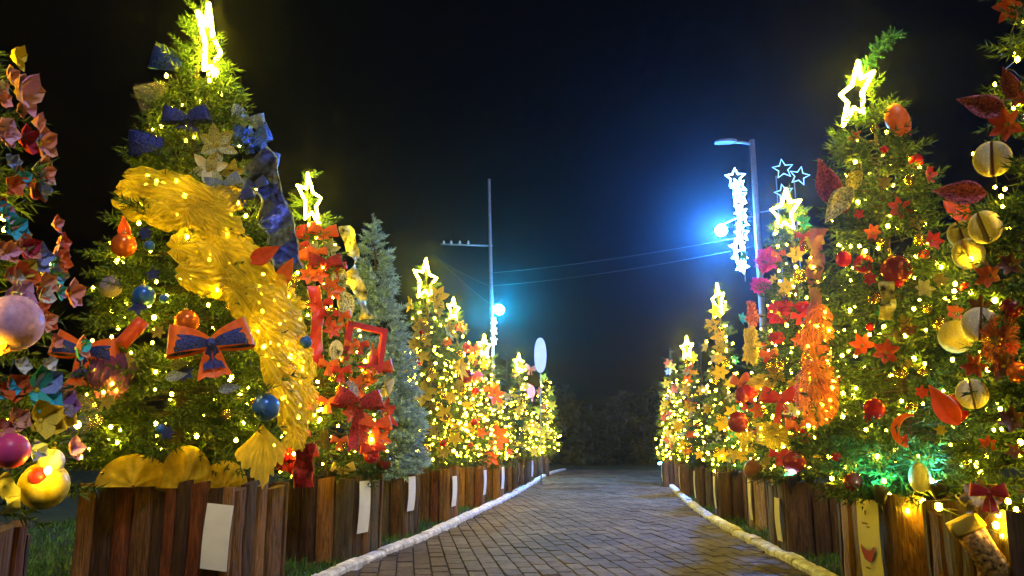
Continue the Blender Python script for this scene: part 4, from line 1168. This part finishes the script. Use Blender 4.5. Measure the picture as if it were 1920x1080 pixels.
# rolled orange fabric
p, n = spot(t, 256, 628, .06, .6); s = psize(p, 60)
ro = new('fabric_roll', lathe('fabric_roll', [(.16, -.5), (.22, -.5), (.24, -.2), (.22, .2), (.23, .5), (.17, .5), (.16, -.5)], 14), None, C['redorange'])
ro.matrix_basis = frame(p, n, roll=math.radians(-36), s=s) @ Matrix.Rotation(math.pi / 2, 4, 'X')
reg(ro, 'rolled orange fabric piece', t, 628, 'ribbon', 'ribbons')
leaf(t, 448, 500, 62, 35, 'redorange', 'red orange fabric tip above the netting', out=.12, name='fabric_tip'); leaf(t, 494, 540, 58, 70, 'orange', 'orange fabric tip at the right edge', out=.12, name='fabric_tip')
pouf(t, 150, 780, 90, 80, 'tsheer', 'sheer dark netting puff', out=.04); pouf(t, 212, 700, 70, 90, 'tpurple', 'dark purple netting puff', out=.0)
for px, py in ((318, 690), (312, 712), (405, 735)): leaf(t, px, py, 40, 12, 'bluegrey', 'pale blue icicle sliver', out=.05, name='icicle')
p, n = spot(t, 478, 800, .08, .6); s = psize(p, 105)
reg(inst('netting_tongue', SH['fan'], C['tyellow'], None, frame(p, n, roll=math.radians(-92), s=(s, s * .6, s * .5))), 'yellow netting tongue hanging over the rim', t, 800, 'netting', 'netting pieces')
for px, py, w, h, ph in ((250, 912, 130, 60, 'left gold netting arch on the planter rim'), (346, 914, 100, 78, 'middle gold netting arch on the planter rim'), (420, 914, 84, 50, 'right gold netting arch on the planter rim')):
    p = on_plane(px, py, t.root + (CAM - t.root).normalized() * .42); k = project(p)[2] / F
    nn = Vector((CAM.x - p.x, CAM.y - p.y, 0)).normalized()
    reg(inst('netting_arch', SH['arch'], C['tyellow'], None, frame(p, nn, s=(w * k / 2, h * k / .9, .35))), ph, t, py, 'netting', 'netting pieces')

# ---------------------------------------------------------------- L2 red ribbon tree
t = T_['L2']
for px, py, d, c, ph, tl in ((556, 444, 66, 'red', 'red bow', .5), (600, 440, 56, 'redorange', 'red orange bow', .5), (606, 498, 64, 'darkred', 'dark red glitter bow', .5), (560, 486, 56, 'orange', 'orange bow', .6), (700, 690, 64, 'red', 'red bow', .5), (664, 762, 96, 'darkred', 'dark red glitter bow', 1.5), (692, 800, 70, 'redorange', 'red orange bow', .9), (690, 846, 52, 'red', 'red bow', .5), (540, 862, 60, 'darkred', 'dark red glitter bow', .8), (640, 882, 44, 'gold', 'gold bow', .4)):
    bow(t, px, py, d, c, ph, tail=tl)
for px, py, d, c, ph in ((612, 470, 46, 'champagne', 'champagne flower'), (580, 520, 42, 'orange', 'orange flower'), (618, 545, 52, 'orange', 'orange flower'), (662, 728, 56, 'orange', 'orange flower'), (690, 668, 52, 'redorange', 'red orange flower'), (712, 778, 72, 'red', 'red poinsettia'), (704, 826, 52, 'orange', 'orange flower'), (716, 726, 44, 'champagne', 'champagne flower'), (652, 690, 40, 'champagne', 'champagne flower')):
    flower(t, px, py, d, c, ph)
for px, py, d, a, c, ph in ((622, 500, 60, -75, 'champagne', 'beige glitter leaf'), (636, 548, 64, -80, 'champagne', 'beige glitter leaf'), (628, 640, 50, -95, 'cream', 'cream leaf'), (706, 745, 40, 60, 'white', 'white leaf tip'), (648, 716, 46, -70, 'lilac', 'pale lilac leaf')):
    leaf(t, px, py, d, a, c, ph, out=.05)
ribbon(t, [(588, 540), (596, 590), (592, 640), (598, 692)], 22, 'red', 'long red ribbon with pale edges', border='champagne', twist=.2)
ribbon(t, [(634, 425), (655, 480), (650, 520), (668, 560), (676, 600)], 26, 'champagne', 'curling champagne ribbon on the right', twist=.9)
ribbon(t, [(582, 838), (580, 880), (581, 918)], 36, 'darkred', 'dark red ribbon end over the planter', out=.16, twist=.15, border='red')
for px, py, d, c, ph in ((536, 852, 34, 'ballred', 'red ball'), (522, 872, 28, 'balldark', 'dark red ball'), (556, 876, 32, 'ballred', 'red ball'), (694, 855, 30, 'ballred', 'red ball'), (716, 868, 28, 'balldark', 'dark red ball'), (690, 705, 34, 'ballorange', 'orange ball'), (620, 590, 26, 'ballgold', 'gold ball'), (548, 540, 26, 'ballgold', 'gold ball'), (640, 730, 26, 'ballgold', 'gold ball')):
    bauble(t, px, py, d, c, ph)
p, n = spot(t, 673, 652, .06, .6); s = psize(p, 72)
fr = empty('open_frame', frame(p, n, roll=-.12, s=s))
for c_, sz in (((0, .5, 0), (1, .14, .14)), ((0, -.5, 0), (1, .14, .14)), ((-.5, 0, .004), (.14, 1.14, .14)), ((.5, 0, .004), (.14, 1.14, .14))):
    new('frame_bar', mesh('frame_bar', *box_data(c_, sz)), fr, C['crimson'])
reg(fr, 'open crimson square frame', t, 650, 'frame', 'frames')

# ---------------------------------------------------------------- L4 to L9
def scatter(key, spec, small=True, top=0.03, bot=0.97):
    """ornaments spread over the side of a crown that faces the path and the camera"""
    t = T_[key]; r = random.Random(key)
    tb = project(axis(t, t.zb + .05)); tt = project(t.top)
    for kind, n, d, c, ph in spec:
        for i in range(n):
            q = top + (bot - top) * ((i + r.uniform(.1, .9)) / n) ** .75
            ax = axis(t, t.top.z + (t.zb - t.top.z) * q); a, b, dd = project(ax)
            hw = crown_r(1 - q, t) * F / dd
            px, py = a + r.uniform(-.88, .88) * hw, b + r.uniform(-6, 6)
            dv = d * r.uniform(.8, 1.2)
            if kind == 'b': bauble(t, px, py, dv, c, ph, big=False)
            elif kind == 'f': flower(t, px, py, dv, c, ph, big=not small, n=r.choice((5, 6)))
            elif kind == 'w': bow(t, px, py, dv, c, ph, big=not small)
t = T_['L4']
flower(t, 815, 560, 52, 'yellow', 'big yellow flower under the star'); flower(t, 776, 572, 36, 'yellow', 'round yellow flower near the tip', n=5); flower(t, 836, 622, 44, 'gold', 'gold flower right of centre'); flower(t, 792, 622, 42, 'gold', 'gold flower left of centre')
flower(t, 796, 740, 52, 'yellow', 'large yellow flower at mid height'); flower(t, 857, 692, 52, 'yellow', 'yellow flower on the right'); flower(t, 772, 690, 46, 'yellow', 'yellow flower on the left side'); bauble(t, 766, 868, 24, 'ballred', 'dark red ball near the rim')
scatter('L4', [('f', 9, 30, 'yellow', 'small yellow flower'), ('f', 7, 28, 'gold', 'small gold flower'), ('b', 9, 15, 'ballgold', 'small gold ball'), ('b', 4, 14, 'ballred', 'small red ball')], top=.2)
t = T_['L5']
bauble(t, 873, 707, 28, 'balldark', 'dark red ball'); bauble(t, 893, 707, 22, 'hotpink', 'hot pink ball'); flower(t, 858, 805, 36, 'yellow', 'large yellow flower'); flower(t, 842, 640, 30, 'orange', 'orange flower near the tip')
scatter('L5', [('f', 8, 28, 'yellow', 'small yellow flower'), ('f', 7, 26, 'gold', 'small gold flower'), ('b', 8, 14, 'ballgold', 'small gold ball'), ('b', 4, 13, 'ballred', 'small red ball'), ('f', 3, 24, 'orange', 'small orange flower')], top=.12)
t = T_['L6']
bow(t, 894, 656, 46, 'orange', 'orange bow high on the left'); flower(t, 925, 742, 42, 'orange', 'orange flower at mid height'); flower(t, 930, 820, 54, 'orange', 'orange star flower low on the right'); flower(t, 918, 856, 46, 'redorange', 'red orange flower near the rim'); bauble(t, 904, 776, 18, 'ballred', 'bright red ball')
scatter('L6', [('f', 8, 24, 'yellow', 'small yellow flower'), ('f', 5, 22, 'orange', 'small orange flower'), ('b', 6, 12, 'ballgold', 'small gold ball'), ('f', 4, 20, 'snow', 'small white flower')], top=.1)
scatter('L7', [('f', 5, 20, 'snow', 'small white flower'), ('b', 5, 11, 'ballgold', 'small gold ball')], top=.3)
t = T_['L8']
bow(t, 990, 692, 26, 'coral', 'coral bow'); leaf(t, 992, 720, 34, -85, 'pink', 'pale pink streamer', name='streamer')
scatter('L8', [('f', 9, 20, 'yellow', 'small yellow flower'), ('f', 5, 18, 'gold', 'small gold flower'), ('b', 5, 11, 'ballgold', 'small gold ball')], top=.08)
scatter('L9', [('f', 9, 19, 'yellow', 'small yellow flower'), ('f', 5, 17, 'orange', 'small orange flower'), ('b', 4, 10, 'ballgold', 'small gold ball')], top=.08)

# ---------------------------------------------------------------- R0 right edge
t = T_['R0']
for px, py, d, c, ph in ((1906, 16, 66, 'redorange', 'red orange fabric flower'), (1898, 238, 70, 'redorange', 'red orange fabric flower'), (1866, 520, 60, 'orange', 'orange fabric flower'), (1902, 500, 50, 'brown', 'brown fabric flower'), (1850, 580, 54, 'brown', 'brown fabric flower'), (1890, 690, 60, 'brown', 'brown fabric flower'), (1840, 690, 52, 'redorange', 'red orange fabric flower'), (1905, 790, 56, 'brown', 'brown fabric flower')): flower(t, px, py, d, c, ph)
for px, py, d, a, c, ph in ((1900, 215, 84, 150, 'maroon', 'maroon leaf pointing up left'), (1868, 368, 88, 165, 'maroon', 'maroon leaf jutting out to the left'), (1915, 190, 60, 100, 'maroon', 'maroon leaf by the frame edge'), (1818, 800, 84, 118, 'redorange', 'red fan shaped leaf')): leaf(t, px, py, d, a, c, ph, out=.06)
for px, py, d, y, ph in ((1876, 302, 66, .2, 'cream split disc just below the red flower'), (1822, 440, 50, .5, 'cream split disc at the outer edge'), (1862, 430, 62, -.2, 'cream split disc on the right of the trio'), (1834, 478, 58, .1, 'lowest cream split disc of the trio'), (1852, 612, 64, .6, 'cream split disc at mid height'), (1838, 742, 56, .3, 'pale disc above the red leaf')): disc(t, px, py, d, 'cream', ph, yaw=y)
for px, py, d, c, ph in ((1800, 632, 62, 'cream', 'cream fabric ball'), (1870, 640, 36, 'ballgold', 'gold ball'), (1795, 768, 54, 'ballred', 'deep red ball'), (1900, 580, 40, 'balldark', 'dark red ball'), (1912, 700, 40, 'ballorange', 'orange ball')): bauble(t, px, py, d, c, ph)
ruffle(t, 1880, 640, 90, 120, 'gorange', 'brown orange netting puff', out=0)
# ---------------------------------------------------------------- R1 bent tip tree
t = T_['R1']
for px, py, d, c, ph in ((1586, 487, 30, 'ballred', 'red ball on the far left'), (1622, 497, 36, 'ballred', 'larger red ball left of centre'), (1712, 304, 28, 'ballred', 'red ball near the tip'), (1680, 508, 56, 'balldark', 'big maroon ball at the centre'), (1641, 768, 40, 'ballred', 'red ball above the teal light'), (1808, 545, 28, 'ballred', 'red ball at the right side'), (1604, 905, 36, 'balldark', 'dark red ball at the rim'), (1722, 452, 24, 'ballgold', 'gold ball'), (1640, 560, 24, 'ballgold', 'gold ball'), (1760, 610, 26, 'ballgold', 'gold ball'), (1690, 700, 24, 'ballgold', 'gold ball')): bauble(t, px, py, d, c, ph)
for px, py, d, c, ph in ((1728, 332, 44, 'red', 'red poinsettia'), (1684, 396, 48, 'redorange', 'red orange poinsettia'), (1740, 456, 42, 'red', 'red poinsettia'), (1622, 650, 50, 'redorange', 'red orange poinsettia'), (1664, 664, 54, 'redorange', 'red orange poinsettia'), (1640, 440, 36, 'orange', 'orange poinsettia'), (1780, 590, 44, 'orange', 'orange poinsettia'), (1660, 592, 38, 'teal', 'teal flower'), (1812, 570, 38, 'teal', 'teal flower'), (1728, 545, 40, 'champagne', 'champagne flower'), (1700, 620, 36, 'brown', 'brown flower'), (1690, 248, 30, 'red', 'red poinsettia'), (1776, 470, 36, 'champagne', 'champagne flower')): flower(t, px, py, d, c, ph)
p, n = spot(t, 1674, 232, .05, .5); s = psize(p, 66)
cr_pts = [(math.cos(a) * .32, math.sin(a) * .5) for a in [2 * math.pi * i / 16 for i in range(16)]]
reg(inst('oval_ornament', flat_shape(cr_pts, .16, 'oval_ornament', .1), C['orange'], None, frame(p, n, roll=.35, s=s)), 'upright orange oval', t, 232, 'ornament', 'ornaments')
leaf(t, 1752, 370, 80, -62, 'redorange', 'red pointed leaf on the right edge', out=.08)
leaf(t, 1584, 388, 92, 100, 'maroon', 'mauve glitter leaf standing out on the left', out=.06); leaf(t, 1600, 360, 56, 60, 'champagne', 'champagne leaf', out=.03)
leaf(t, 1606, 355, 80, 232, 'champagne', 'long gold leaf hanging on the left', out=.06)
ribbon(t, [(1562, 430), (1556, 490), (1553, 545), (1556, 600)], 30, 'tmauve', 'sheer mauve ribbon hanging on the left edge', out=.1, twist=.2)
ribbon(t, [(1664, 535), (1668, 575), (1664, 606)], 26, 'champagne', 'hanging gold brown ribbon at the centre', out=.08, twist=.2)
def hanging_netting(segs, phrase, y):
    pk, _ = spot(t, segs[0][0], segs[0][1], .08, .5); o = empty('netting_drape', Matrix.Translation(pk))
    for (x0, y0, x1, y1, w, lift, c) in segs:
        p, n = spot(t, x0, y0, lift, .5); q, n2 = spot(t, x1, y1, lift, .5)
        X = q - p; L0_ = X.length; X.normalize(); n = n.lerp(n2, .5); Y = n.cross(X).normalized(); Z = X.cross(Y)
        inst('gather', SH['pouch'], C[c], o, Matrix.Translation(p - pk) @ Matrix((X, Y, Z)).transposed().to_4x4() @ Matrix.Diagonal((L0_, psize(p, w), psize(p, w) * .8, 1)))
    reg(o, phrase, t, y, 'netting', 'netting pieces')
hanging_netting([(1554, 585, 1546, 690, 72, .06, 'gorange'), (1562, 580, 1536, 650, 48, .09, 'gorange')], 'upper orange netting drape', 585)
hanging_netting([(1548, 690, 1556, 792, 84, .06, 'gorange'), (1545, 688, 1528, 770, 54, .09, 'gmauve'), (1552, 700, 1580, 776, 48, .09, 'gorange')], 'lower orange and mauve netting drape', 690); flower(t, 1556, 730, 46, 'orange', 'orange flower on the netting')
p, n = spot(t, 1706, 812, .08, .6); s = psize(p, 66)
cres = [(math.cos(a) * .5, math.sin(a) * .5) for a in [math.pi * (.5 + i / 10) for i in range(11)]] + [(math.cos(a) * .5 * .62 + .04, math.sin(a) * .42) for a in [math.pi * (1.5 - i / 10) for i in range(11)]]
v_, f_ = [], []
for i in range(11):
    for q in (cres[i], cres[21 - i]):
        for z in (-.05, .05): v_.append((q[0], q[1], z))
for i in range(10):
    a, b = i * 4, i * 4 + 4
    f_ += [(a, b, b + 1, a + 1), (a + 2, a + 3, b + 3, b + 2), (a + 1, b + 1, b + 3, a + 3), (a, a + 2, b + 2, b)]
f_ += [(0, 1, 3, 2), (40, 42, 43, 41)]
reg(inst('crescent', mesh('crescent', v_, f_), C['orange'], None, frame(p, n, roll=-.25, s=s)), 'orange crescent beside the teal light', t, 812, 'ornament', 'ornaments')
# ---------------------------------------------------------------- R2 magenta puff tree
t = T_['R2']
for px, py, w, h, c, ph in ((1442, 492, 70, 64, 'tmagenta', 'magenta netting puff'), (1428, 535, 52, 46, 'tmagenta', 'small magenta netting puff'), (1462, 588, 60, 62, 'tred', 'red netting puff'), (1506, 576, 44, 30, 'tred', 'flat red netting puff'), (1460, 634, 44, 34, 'tred', 'low red netting puff'), (1416, 650, 44, 110, 'tyellow', 'tall yellow netting puff'), (1440, 716, 96, 40, 'tyellow', 'wide yellow netting puff'), (1502, 722, 74, 44, 'tyellow', 'yellow netting puff right of centre'), (1456, 818, 88, 70, 'tgold', 'big gold netting puff'), (1408, 832, 50, 56, 'tgold', 'gold netting puff low on the left'), (1418, 590, 36, 70, 'torange', 'orange netting puff')): ruffle(t, px, py, w * .95, h * .95, 'g' + c[1:], ph, out=0)
for px, py, d, c, ph in ((1456, 686, 34, 'ballgold', 'gold ball'), (1516, 684, 36, 'ballgold', 'gold ball'), (1410, 732, 34, 'ballred', 'red ball'), (1520, 820, 42, 'ballred', 'red ball'), (1388, 792, 40, 'balldark', 'maroon ball'), (1490, 866, 44, 'balldark', 'maroon ball'), (1418, 882, 40, 'brown', 'brown ball'), (1396, 740, 30, 'balldark', 'maroon ball'), (1500, 520, 26, 'ballgold', 'gold ball'), (1530, 640, 26, 'ballorange', 'orange ball')): bauble(t, px, py, d, c, ph)
bow(t, 1470, 752, 78, 'red', 'large red bow', tail=1.1); bow(t, 1515, 458, 44, 'yellow', 'yellow bow near the star'); bow(t, 1400, 720, 50, 'redorange', 'red orange bow'); bow(t, 1500, 800, 50, 'orange', 'orange bow')
for px, py, d, c, ph in ((1492, 480, 36, 'yellow', 'yellow flower'), (1520, 500, 40, 'gold', 'gold flower'), (1478, 540, 38, 'yellow', 'yellow flower'), (1522, 548, 36, 'yellow', 'yellow flower'), (1500, 640, 34, 'orange', 'orange flower'), (1430, 770, 40, 'orange', 'orange flower'), (1540, 700, 40, 'yellow', 'yellow flower'), (1404, 480, 30, 'teal', 'teal flower'), (1500, 420, 34, 'teal', 'teal flower'), (1486, 772, 36, 'cream', 'cream flower')): flower(t, px, py, d, c, ph)
scatter('R2', [('f', 9, 26, 'yellow', 'small yellow flower'), ('f', 8, 26, 'gold', 'small gold flower'), ('b', 8, 16, 'ballgold', 'small gold ball'), ('b', 6, 16, 'ballred', 'small red ball'), ('w', 7, 34, 'red', 'small red bow'), ('w', 5, 32, 'orange', 'small orange bow')], top=.15)
scatter('R1', [('b', 9, 18, 'ballgold', 'small gold ball'), ('b', 8, 18, 'ballred', 'small red ball'), ('f', 9, 30, 'gold', 'small gold flower'), ('f', 6, 28, 'red', 'small red flower')], top=.12)
scatter('R0', [('b', 6, 22, 'ballgold', 'small gold ball'), ('f', 8, 38, 'brown', 'small brown flower'), ('f', 6, 36, 'redorange', 'small red orange flower')], top=.3)
scatter('L1', [('b', 8, 20, 'ballgold', 'small gold ball'), ('b', 5, 20, 'royal', 'small blue ball'), ('f', 6, 34, 'gold', 'small gold flower'), ('f', 6, 34, 'navy', 'small navy flower')], top=.25)
scatter('L2', [('b', 8, 18, 'ballgold', 'small gold ball'), ('f', 10, 40, 'redorange', 'small red orange flower'), ('w', 10, 36, 'red', 'small red bow'), ('w', 6, 34, 'orange', 'small orange bow'), ('f', 7, 30, 'champagne', 'small champagne flower')], top=.15)
# ---------------------------------------------------------------- R3 to R6
t = T_['R3']
for px, py, d, c, ph in ((1400, 612, 34, 'snow', 'white glitter flower by the magenta tree'), (1392, 640, 36, 'snow', 'white glitter flower on the right'), (1384, 598, 28, 'cyan', 'pale cyan flower'), (1340, 610, 34, 'yellow', 'yellow flower on the upper left'), (1352, 700, 36, 'yellow', 'yellow flower at mid height'), (1330, 650, 30, 'snow', 'white glitter flower on the left')): flower(t, px, py, d, c, ph)
scatter('R3', [('f', 8, 28, 'yellow', 'small yellow flower'), ('f', 6, 26, 'gold', 'small gold flower'), ('f', 5, 24, 'snow', 'small white flower'), ('b', 6, 13, 'ballgold', 'small gold ball'), ('f', 3, 24, 'teal', 'small teal flower')], top=.1)
scatter('RB', [('f', 6, 26, 'yellow', 'small yellow flower'), ('w', 4, 30, 'red', 'small red bow')], top=.3)
scatter('R4', [('f', 6, 20, 'snow', 'small white flower'), ('f', 3, 18, 'yellow', 'small yellow flower')], top=.3)
scatter('R5', [('f', 9, 22, 'yellow', 'small yellow flower'), ('f', 7, 20, 'orange', 'small orange flower'), ('f', 5, 18, 'snow', 'small white flower'), ('b', 5, 11, 'ballgold', 'small gold ball')], top=.1)
scatter('R6', [('f', 9, 20, 'yellow', 'small yellow flower'), ('f', 8, 18, 'orange', 'small orange flower'), ('f', 4, 16, 'snow', 'small white flower')], top=.06)

# ---------------------------------------------------------------- stocking, hanging lights, rim pieces on the right edge
t = T_['R0']
ref = t.root + (CAM - t.root).normalized() * .55; ref.z = 0
st = empty('christmas_stocking', Matrix.Translation(on_plane(1822, 1000, ref)))
pl = on_plane(1822, 1000, ref); k = project(pl)[2] / F; nn = Vector((CAM.x - pl.x, CAM.y - pl.y, 0)).normalized()
st.matrix_basis = frame(pl, nn, roll=math.radians(28), s=k)
body = [(-26, 10), (26, 10), (24, -40), (26, -62), (40, -80), (52, -100), (44, -118), (18, -120), (-10, -104), (-26, -80), (-27, -30)]
new('foot', flat_shape(body, 8, 'foot', 8), st, mat('stocking_glitter', (0.55, 0.30, 0.10), .45, .5, var=.9, scale=.12, bump=.5))
new('cuff', flat_shape([(-30, 34), (30, 34), (30, 2), (-30, 2)], 13, 'cuff', 7), st, C['gold'])
new('hanger', tube('hanger', [(20, 34, 0), (14, 70, 0), (22, 72, 0), (26, 34, 0)], 1.6, 4), st, C['gold'])
tag(st, 'gold glitter stocking hanging on the planter at the right edge', 'stocking')
hl = empty('hanging_lights', Matrix.Translation(ref)); pts = [on_plane(x, y, ref) - ref for x, y in ((1800, 900), (1850, 945), (1872, 965), (1868, 985), (1905, 955), (1890, 940), (1880, 1005), (1760, 950))]
new('cord', tube('cord', pts, .003, 4), hl, WIRE)
b = new('bulbs', bulbs_mesh([list(q) for q in pts[1:]], .016), hl, BULB); tag(b, kind='stuff')
t1 = T_['R1']; r1 = t1.root + (CAM - t1.root).normalized() * .52
h2 = empty('hanging_lights', Matrix.Translation(r1)); q2 = [on_plane(x, y, r1) - r1 for x, y in ((1650, 915), (1668, 928), (1702, 958), (1730, 940), (1768, 952), (1790, 930))]
new('cord', tube('cord', q2, .003, 4), h2, WIRE)
b = new('bulbs', bulbs_mesh([list(q) for q in q2[1:5]], .016), h2, BULB); tag(b, kind='stuff')
tag(h2, 'loose fairy lights drooping over the orange lit planter', 'fairy lights')
tag(hl, 'loose fairy lights dangling beside the gold stocking', 'fairy lights')
rt = on_plane(1840, 935, ref)
pf = empty('rosette', frame(rt, nn, s=psize(rt, 62)))
[inst('petal', SH['petal'], C['cream'], pf, Matrix.Rotation(i * .785, 4, 'Z') @ Matrix.Diagonal((.62, .8, .8, 1))) for i in range(8)]; inst('bow', SH['bow_small'], C['red'], pf, Matrix.Translation((.2, .2, .35)) @ Matrix.Diagonal((.5, .5, .5, 1)))
tag(pf, 'cream ruffled rosette with a small red bow above the stocking', 'ornament')

# floodlights in the planters of the right row
t = T_['R1']
fp = on_plane(1752, 905, t.root + (CAM - t.root).normalized() * .60)
floodlight(fp, Vector((-.30, .10, 1)), 'white blue floodlight glaring from the planter of the bent tip tree', (0.10, 0.85, 0.80), 900, .05)
fp2 = on_plane(1652, 915, t.root + (CAM - t.root).normalized() * .58)
floodlight(fp2, Vector((.25, .3, 1)), 'teal floodlight low on the left of the bent tip tree', (0.03, 0.95, 0.55), 800, .04)
wb = on_plane(1724, 896, t.root + (CAM - t.root).normalized() * .66); s = psize(wb, 46) / 2
o = empty('bauble', Matrix.Translation(wb) @ Matrix.Diagonal((s * .8, s, s * 1.2, 1))); inst('ball', SH['ball'], C['ballwhite'], o); inst('cap', SH['cap'], C['capmetal'], o)
tag(o, 'white ball beside the floodlight on the planter rim', 'bauble', 'baubles')
t = T_['R2']
fp = on_plane(1484, 892, t.root + (CAM - t.root).normalized() * .50)
floodlight(fp, Vector((-.1, .1, 1)), 'pale cyan floodlight under the magenta puff tree', (0.3, 0.95, 1.0), 500, .045)
t = T_['R3']
fp = on_plane(1378, 880, t.root + (CAM - t.root).normalized() * .36)
floodlight(fp, Vector((.1, .1, 1)), 'green floodlight under the slim yellow and white tree', (0.04, 1.0, 0.35), 500, .045)
t = T_['R6']
fp = ground(1238, 880)
floodlight(fp + Vector((0, 0, .25)), Vector((-.3, -.6, .7)), 'small cyan floodlight at the far end of the right row', (0.1, 0.9, 1.0), 60, .09)

# ---------------------------------------------------------------- signs
sign(T_['L0'], 'white paper sign on the planter at the left edge', 'front', .22, .52, .22, .30)
sign(T_['L1'], 'white paper sign on the corner of the big planter', 'front', .63, .43, .22, .46, tilt=math.radians(4), off=.075)
sign(T_['L2'], 'tall white sign on the red ribbon tree planter', 'right', -.12, .50, .20, .48)
sign(T_['L3'], 'white sign on the frosted tree planter', 'right', -.1, .50, .22, .40)
for k, ph in (('L4', 'narrow white sign on the planter next to the frosted tree'), ('L5', 'pale blue white sign left of the cyan lamp pole'), ('L6', 'white sign on the planter of the orange bow tree'), ('L7', 'white sign on the dim left planter'), ('L8', 'tiny white sign left of the white oval')):
    sign(T_[k], ph, 'right', -.1, .42, .22, .42)
sign(T_['R1'], 'cream banner with a red mark on the planter corner', 'left', -.20, .42, .30, .60, material=CREAM, marks=True, off=.07)
sign(T_['R0'], 'cream board at the bottom right corner', 'front', .28, .42, .16, .42, material=CREAM, off=.07)
sign(T_['RB'], 'cream strip on the pale wood planter', 'left', -.1, .36, .14, .50, material=CREAM)
for k, ph in (('R3', 'cream strip on the slim tree planter'), ('R4', 'cream strip on the dim right planter'), ('R5', 'cream strip on the golden tree planter'), ('R6', 'cream strip on the last right planter')):
    sign(T_[k], ph, 'left', -.1, .38, .16, .46, material=CREAM)
sign(T_['R2'], 'cream strip at the left of the dark three slab planter', 'left', -.15, .34, .16, .42, material=CREAM)

# ---------------------------------------------------------------- labels that single each ornament out
ORD = ['topmost', 'second', 'third', 'fourth', 'fifth', 'sixth', 'seventh', 'eighth', 'ninth', 'tenth']
by = {}
for e in REG: by.setdefault((e[1], e[2].key), []).append(e)
for (ph, k), es in by.items():
    es.sort(key=lambda e: e[3]); n = len(es)
    for i, (o, _, tr, py, cat, grp) in enumerate(es):
        if n == 1: lab = f'{ph}, {tr.phrase}'
        elif n <= 10: lab = f'{ORD[i]} {ph} ' + ('' if i == 0 else 'from the top ') + f'of the {tr.phrase}'
        else: lab = f'{ph} of the {tr.phrase}'
        if n == 1: lab = f'{ph} on the {tr.phrase}' if ' on ' not in ph else f'{ph}, {tr.phrase}'
        w = lab.split()
        if len(w) > 16: lab = f'{ORD[i]} {ph}, {tr.phrase}' if n > 1 else f'{ph}, {tr.phrase}'
        tag(o, lab, cat, f'{grp} on the {tr.phrase}')

# ------------------------------------------------------------------ night air
hz = new('haze', mesh('haze', *box_data((0, 90, 5.2), (224, 224, 12.4))), None)
m = bpy.data.materials.new('night_haze'); m.use_nodes = True
N = m.node_tree.nodes; N.remove(N['Principled BSDF'])
pv = N.new('ShaderNodeVolumePrincipled')
pv.inputs['Density Attribute'].default_value = ''
pv.inputs['Color'].default_value = (0.8, 0.9, 1, 1)
pv.inputs['Density'].default_value = 0.0013
pv.inputs['Anisotropy'].default_value = 0.93
m.node_tree.links.new(pv.outputs[0], N['Material Output'].inputs['Volume'])
hz.data.materials.append(m)
tag(hz, 'thin night haze glowing around the lamps', 'haze', kind='stuff')
